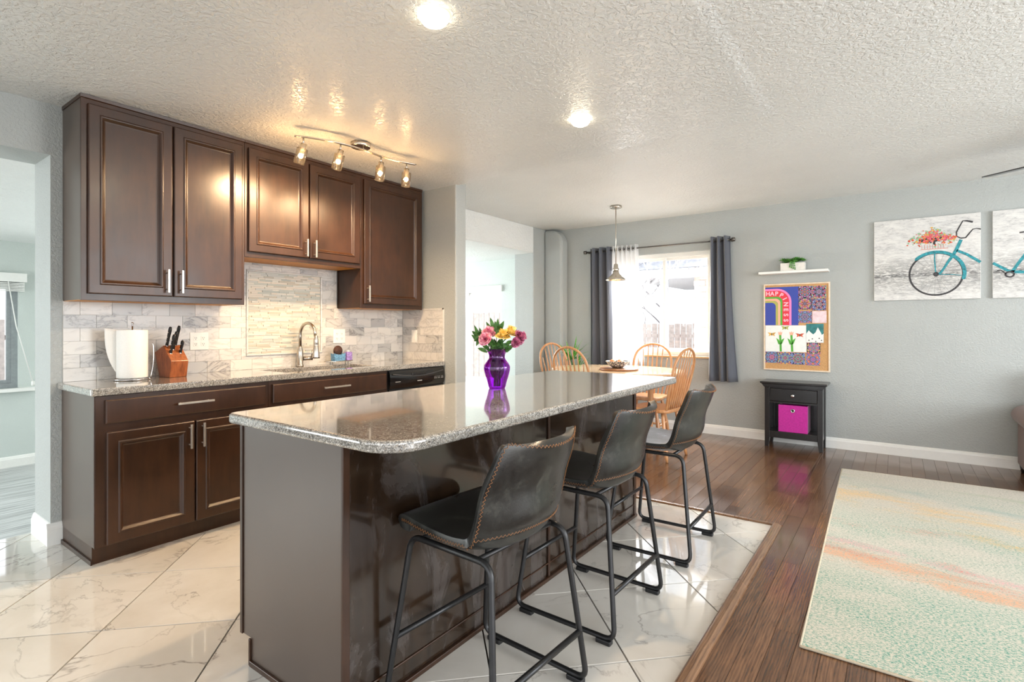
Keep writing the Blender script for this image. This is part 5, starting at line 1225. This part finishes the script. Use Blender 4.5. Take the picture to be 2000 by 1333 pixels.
for k in range(430):
    u = rr.gauss(0, .42); v = rr.gauss(0, .40)
    if abs(u) > 1.05 or abs(v) > 1.1: continue
    x = .262+.175*u; z = 1.985+.085*v*(1-.35*abs(u))+(.018 if abs(u) < .4 else 0); s_ = rr.uniform(.004,.013); far = abs(u)+abs(v) > .95
    key = rr.choice(['GRN','GRN','YEL','ORNG'] if far else ['ORNG','PNK','YEL','ORNG','PNK','INK' if v < -.1 else 'GRN'])
    a0 = rr.uniform(0,6); cols[key].add([(x+s_*rr.uniform(.6,1.1)*math.cos(a0+2*PI*i/6), Yp-.0012-.00001*(k%60), z+s_*rr.uniform(.5,1)*math.sin(a0+2*PI*i/6)) for i in range(6)], [tuple(range(6))])
for kk, mm in (('ORNG',ORNG),('PNK',PNK),('YEL',YEL),('GRN',GRN),('INK',INK)): cols[kk].build('painted_flowers', mm, k1, kind='stuff')
bk = MB()
for k in range(9): x = .19+.019*k; bk.add([(x,Yp-.0009,1.895),(x+.004,Yp-.0009,1.895),(x+.002,Yp-.0009,1.935),(x-.002,Yp-.0009,1.935)], [(0,1,2,3)])
bk.add([(.18,Yp-.001,1.893),(.375,Yp-.001,1.893),(.375,Yp-.001,1.899),(.18,Yp-.001,1.899)], [(0,1,2,3)]); bk.build('painted_basket', plain('rose basket strokes', (206,150,140), .6), k1)
stroke(k2, 'painted_down_tube', TEAL, [(.669,1.742),(.715,1.708),(.765,1.672),(.80,1.655)], .022, 1)
stroke(k2, 'painted_seat_tube', TEAL, [(.786,1.652),(.825,1.725),(.870,1.80),(.92,1.90)], .022, 1)
stroke(k2, 'painted_chain_stay', TEAL, [(.786,1.660),(.86,1.655),(1.0,1.660)], .026, 1)
stroke(k2, 'painted_crank', INK, ell(.775,1.640,.026,.022), .012, 2, True); stroke(k2, 'painted_pedal', INK, [(.695,1.676),(.72,1.678),(.752,1.645)], .008, 2)
stroke(k2, 'painted_handlebar_end', INK, [(.835,1.985),(.88,1.99),(.93,1.985)], .012, 2)
stroke(k2, 'painted_rear_tyre', INK, ell(1.10,1.670,.188,.188), .015, 0, True); stroke(k2, 'painted_saddle', INK, [(.86,1.93),(.92,1.935),(.98,1.925)], [.01,.022,.03], 2)
# ------------------------------------------------------------------ rug, sofa
rg = thing('area_rug', 'faded teal, cream and coral abstract area rug on the dark oak floor', 'rug', (.9, 3.75, 0))
MB().prism([(-.287,2.250),(2.25,2.305),(2.20,5.30),(-.363,5.222)], .001, .011).build('rug_pile', RUG, rg, bevel=.003)
bd = MB()
for a, b in (((-.290,2.246),(2.25,2.301)),((-.289,2.246),(-.366,5.226)),((-.366,5.226),(2.2,5.304))): bd.tube([(*a,.006),(*b,.006)], .0055, 8)
bd.build('binding', BIND, rg)
so_ = thing('sofa', 'brown suede sofa with a rolled arm at the right edge by the window wall', 'sofa', (1.5, 5.60, 0))
MB().prism([(.815,.06),(.98,.06),(.98,.50),(.815,.50)], 5.18, 6.02, 'y').build('arm', BROWN, so_, bevel=.02, seg=3)
MB().prism([(.875+.105*math.cos(a), .475+.085*math.sin(a)) for a in [2*PI*i/28 for i in range(28)]], 5.15, 6.0, 'y', smooth=True).build('arm_roll', BROWN, so_, bevel=.02, seg=3)
MB().box(.98,5.20,.10,2.6,6.02,.30).build('base', BROWN, so_, bevel=.02, seg=3)
for k in range(2): MB().box(.985+k*.81,5.18,.30,1.79+k*.81,5.85,.46).build('seat_cushion', BROWN, so_, bevel=.05, seg=4)
for k in range(2): MB().box(.985+k*.81,5.80,.44,1.79+k*.81,6.03,.86).build('back_cushion', BROWN, so_, bevel=.06, seg=4)
for x in (.85, 2.55):
    for y_ in (5.23, 5.97): MB().lathe([(.02,0),(.03,.07)], (x,y_,0), 12).build('foot', BLKWOOD, so_)
# den armchair seen past the purple vase
ac = thing('armchair', 'pale grey armchair in the den, its back showing left of the purple vase', 'armchair', (-5.2, 5.0, ZD))
GCL = plain('pale grey upholstery', (196,198,198), .8); 
MB().box(-5.6,4.6,ZD+.12,-4.85,5.35,ZD+.42).build('seat', GCL, ac, bevel=.04, seg=3)
MB().box(-5.0,4.6,ZD+.30,-4.80,5.35,ZD+1.0).build('backrest', GCL, ac, bevel=.06, seg=3)
for a in (4.52, 5.30): MB().box(-5.6,a,ZD+.12,-4.85,a+.13,ZD+.62).build('arm', GCL, ac, bevel=.03, seg=3)
for x in (-5.55,-4.9):
    for y_ in (4.6,5.35): MB().lathe([(.018,ZD),(.025,ZD+.13)], (x,y_,0), 10).build('leg', BLKWOOD, ac)
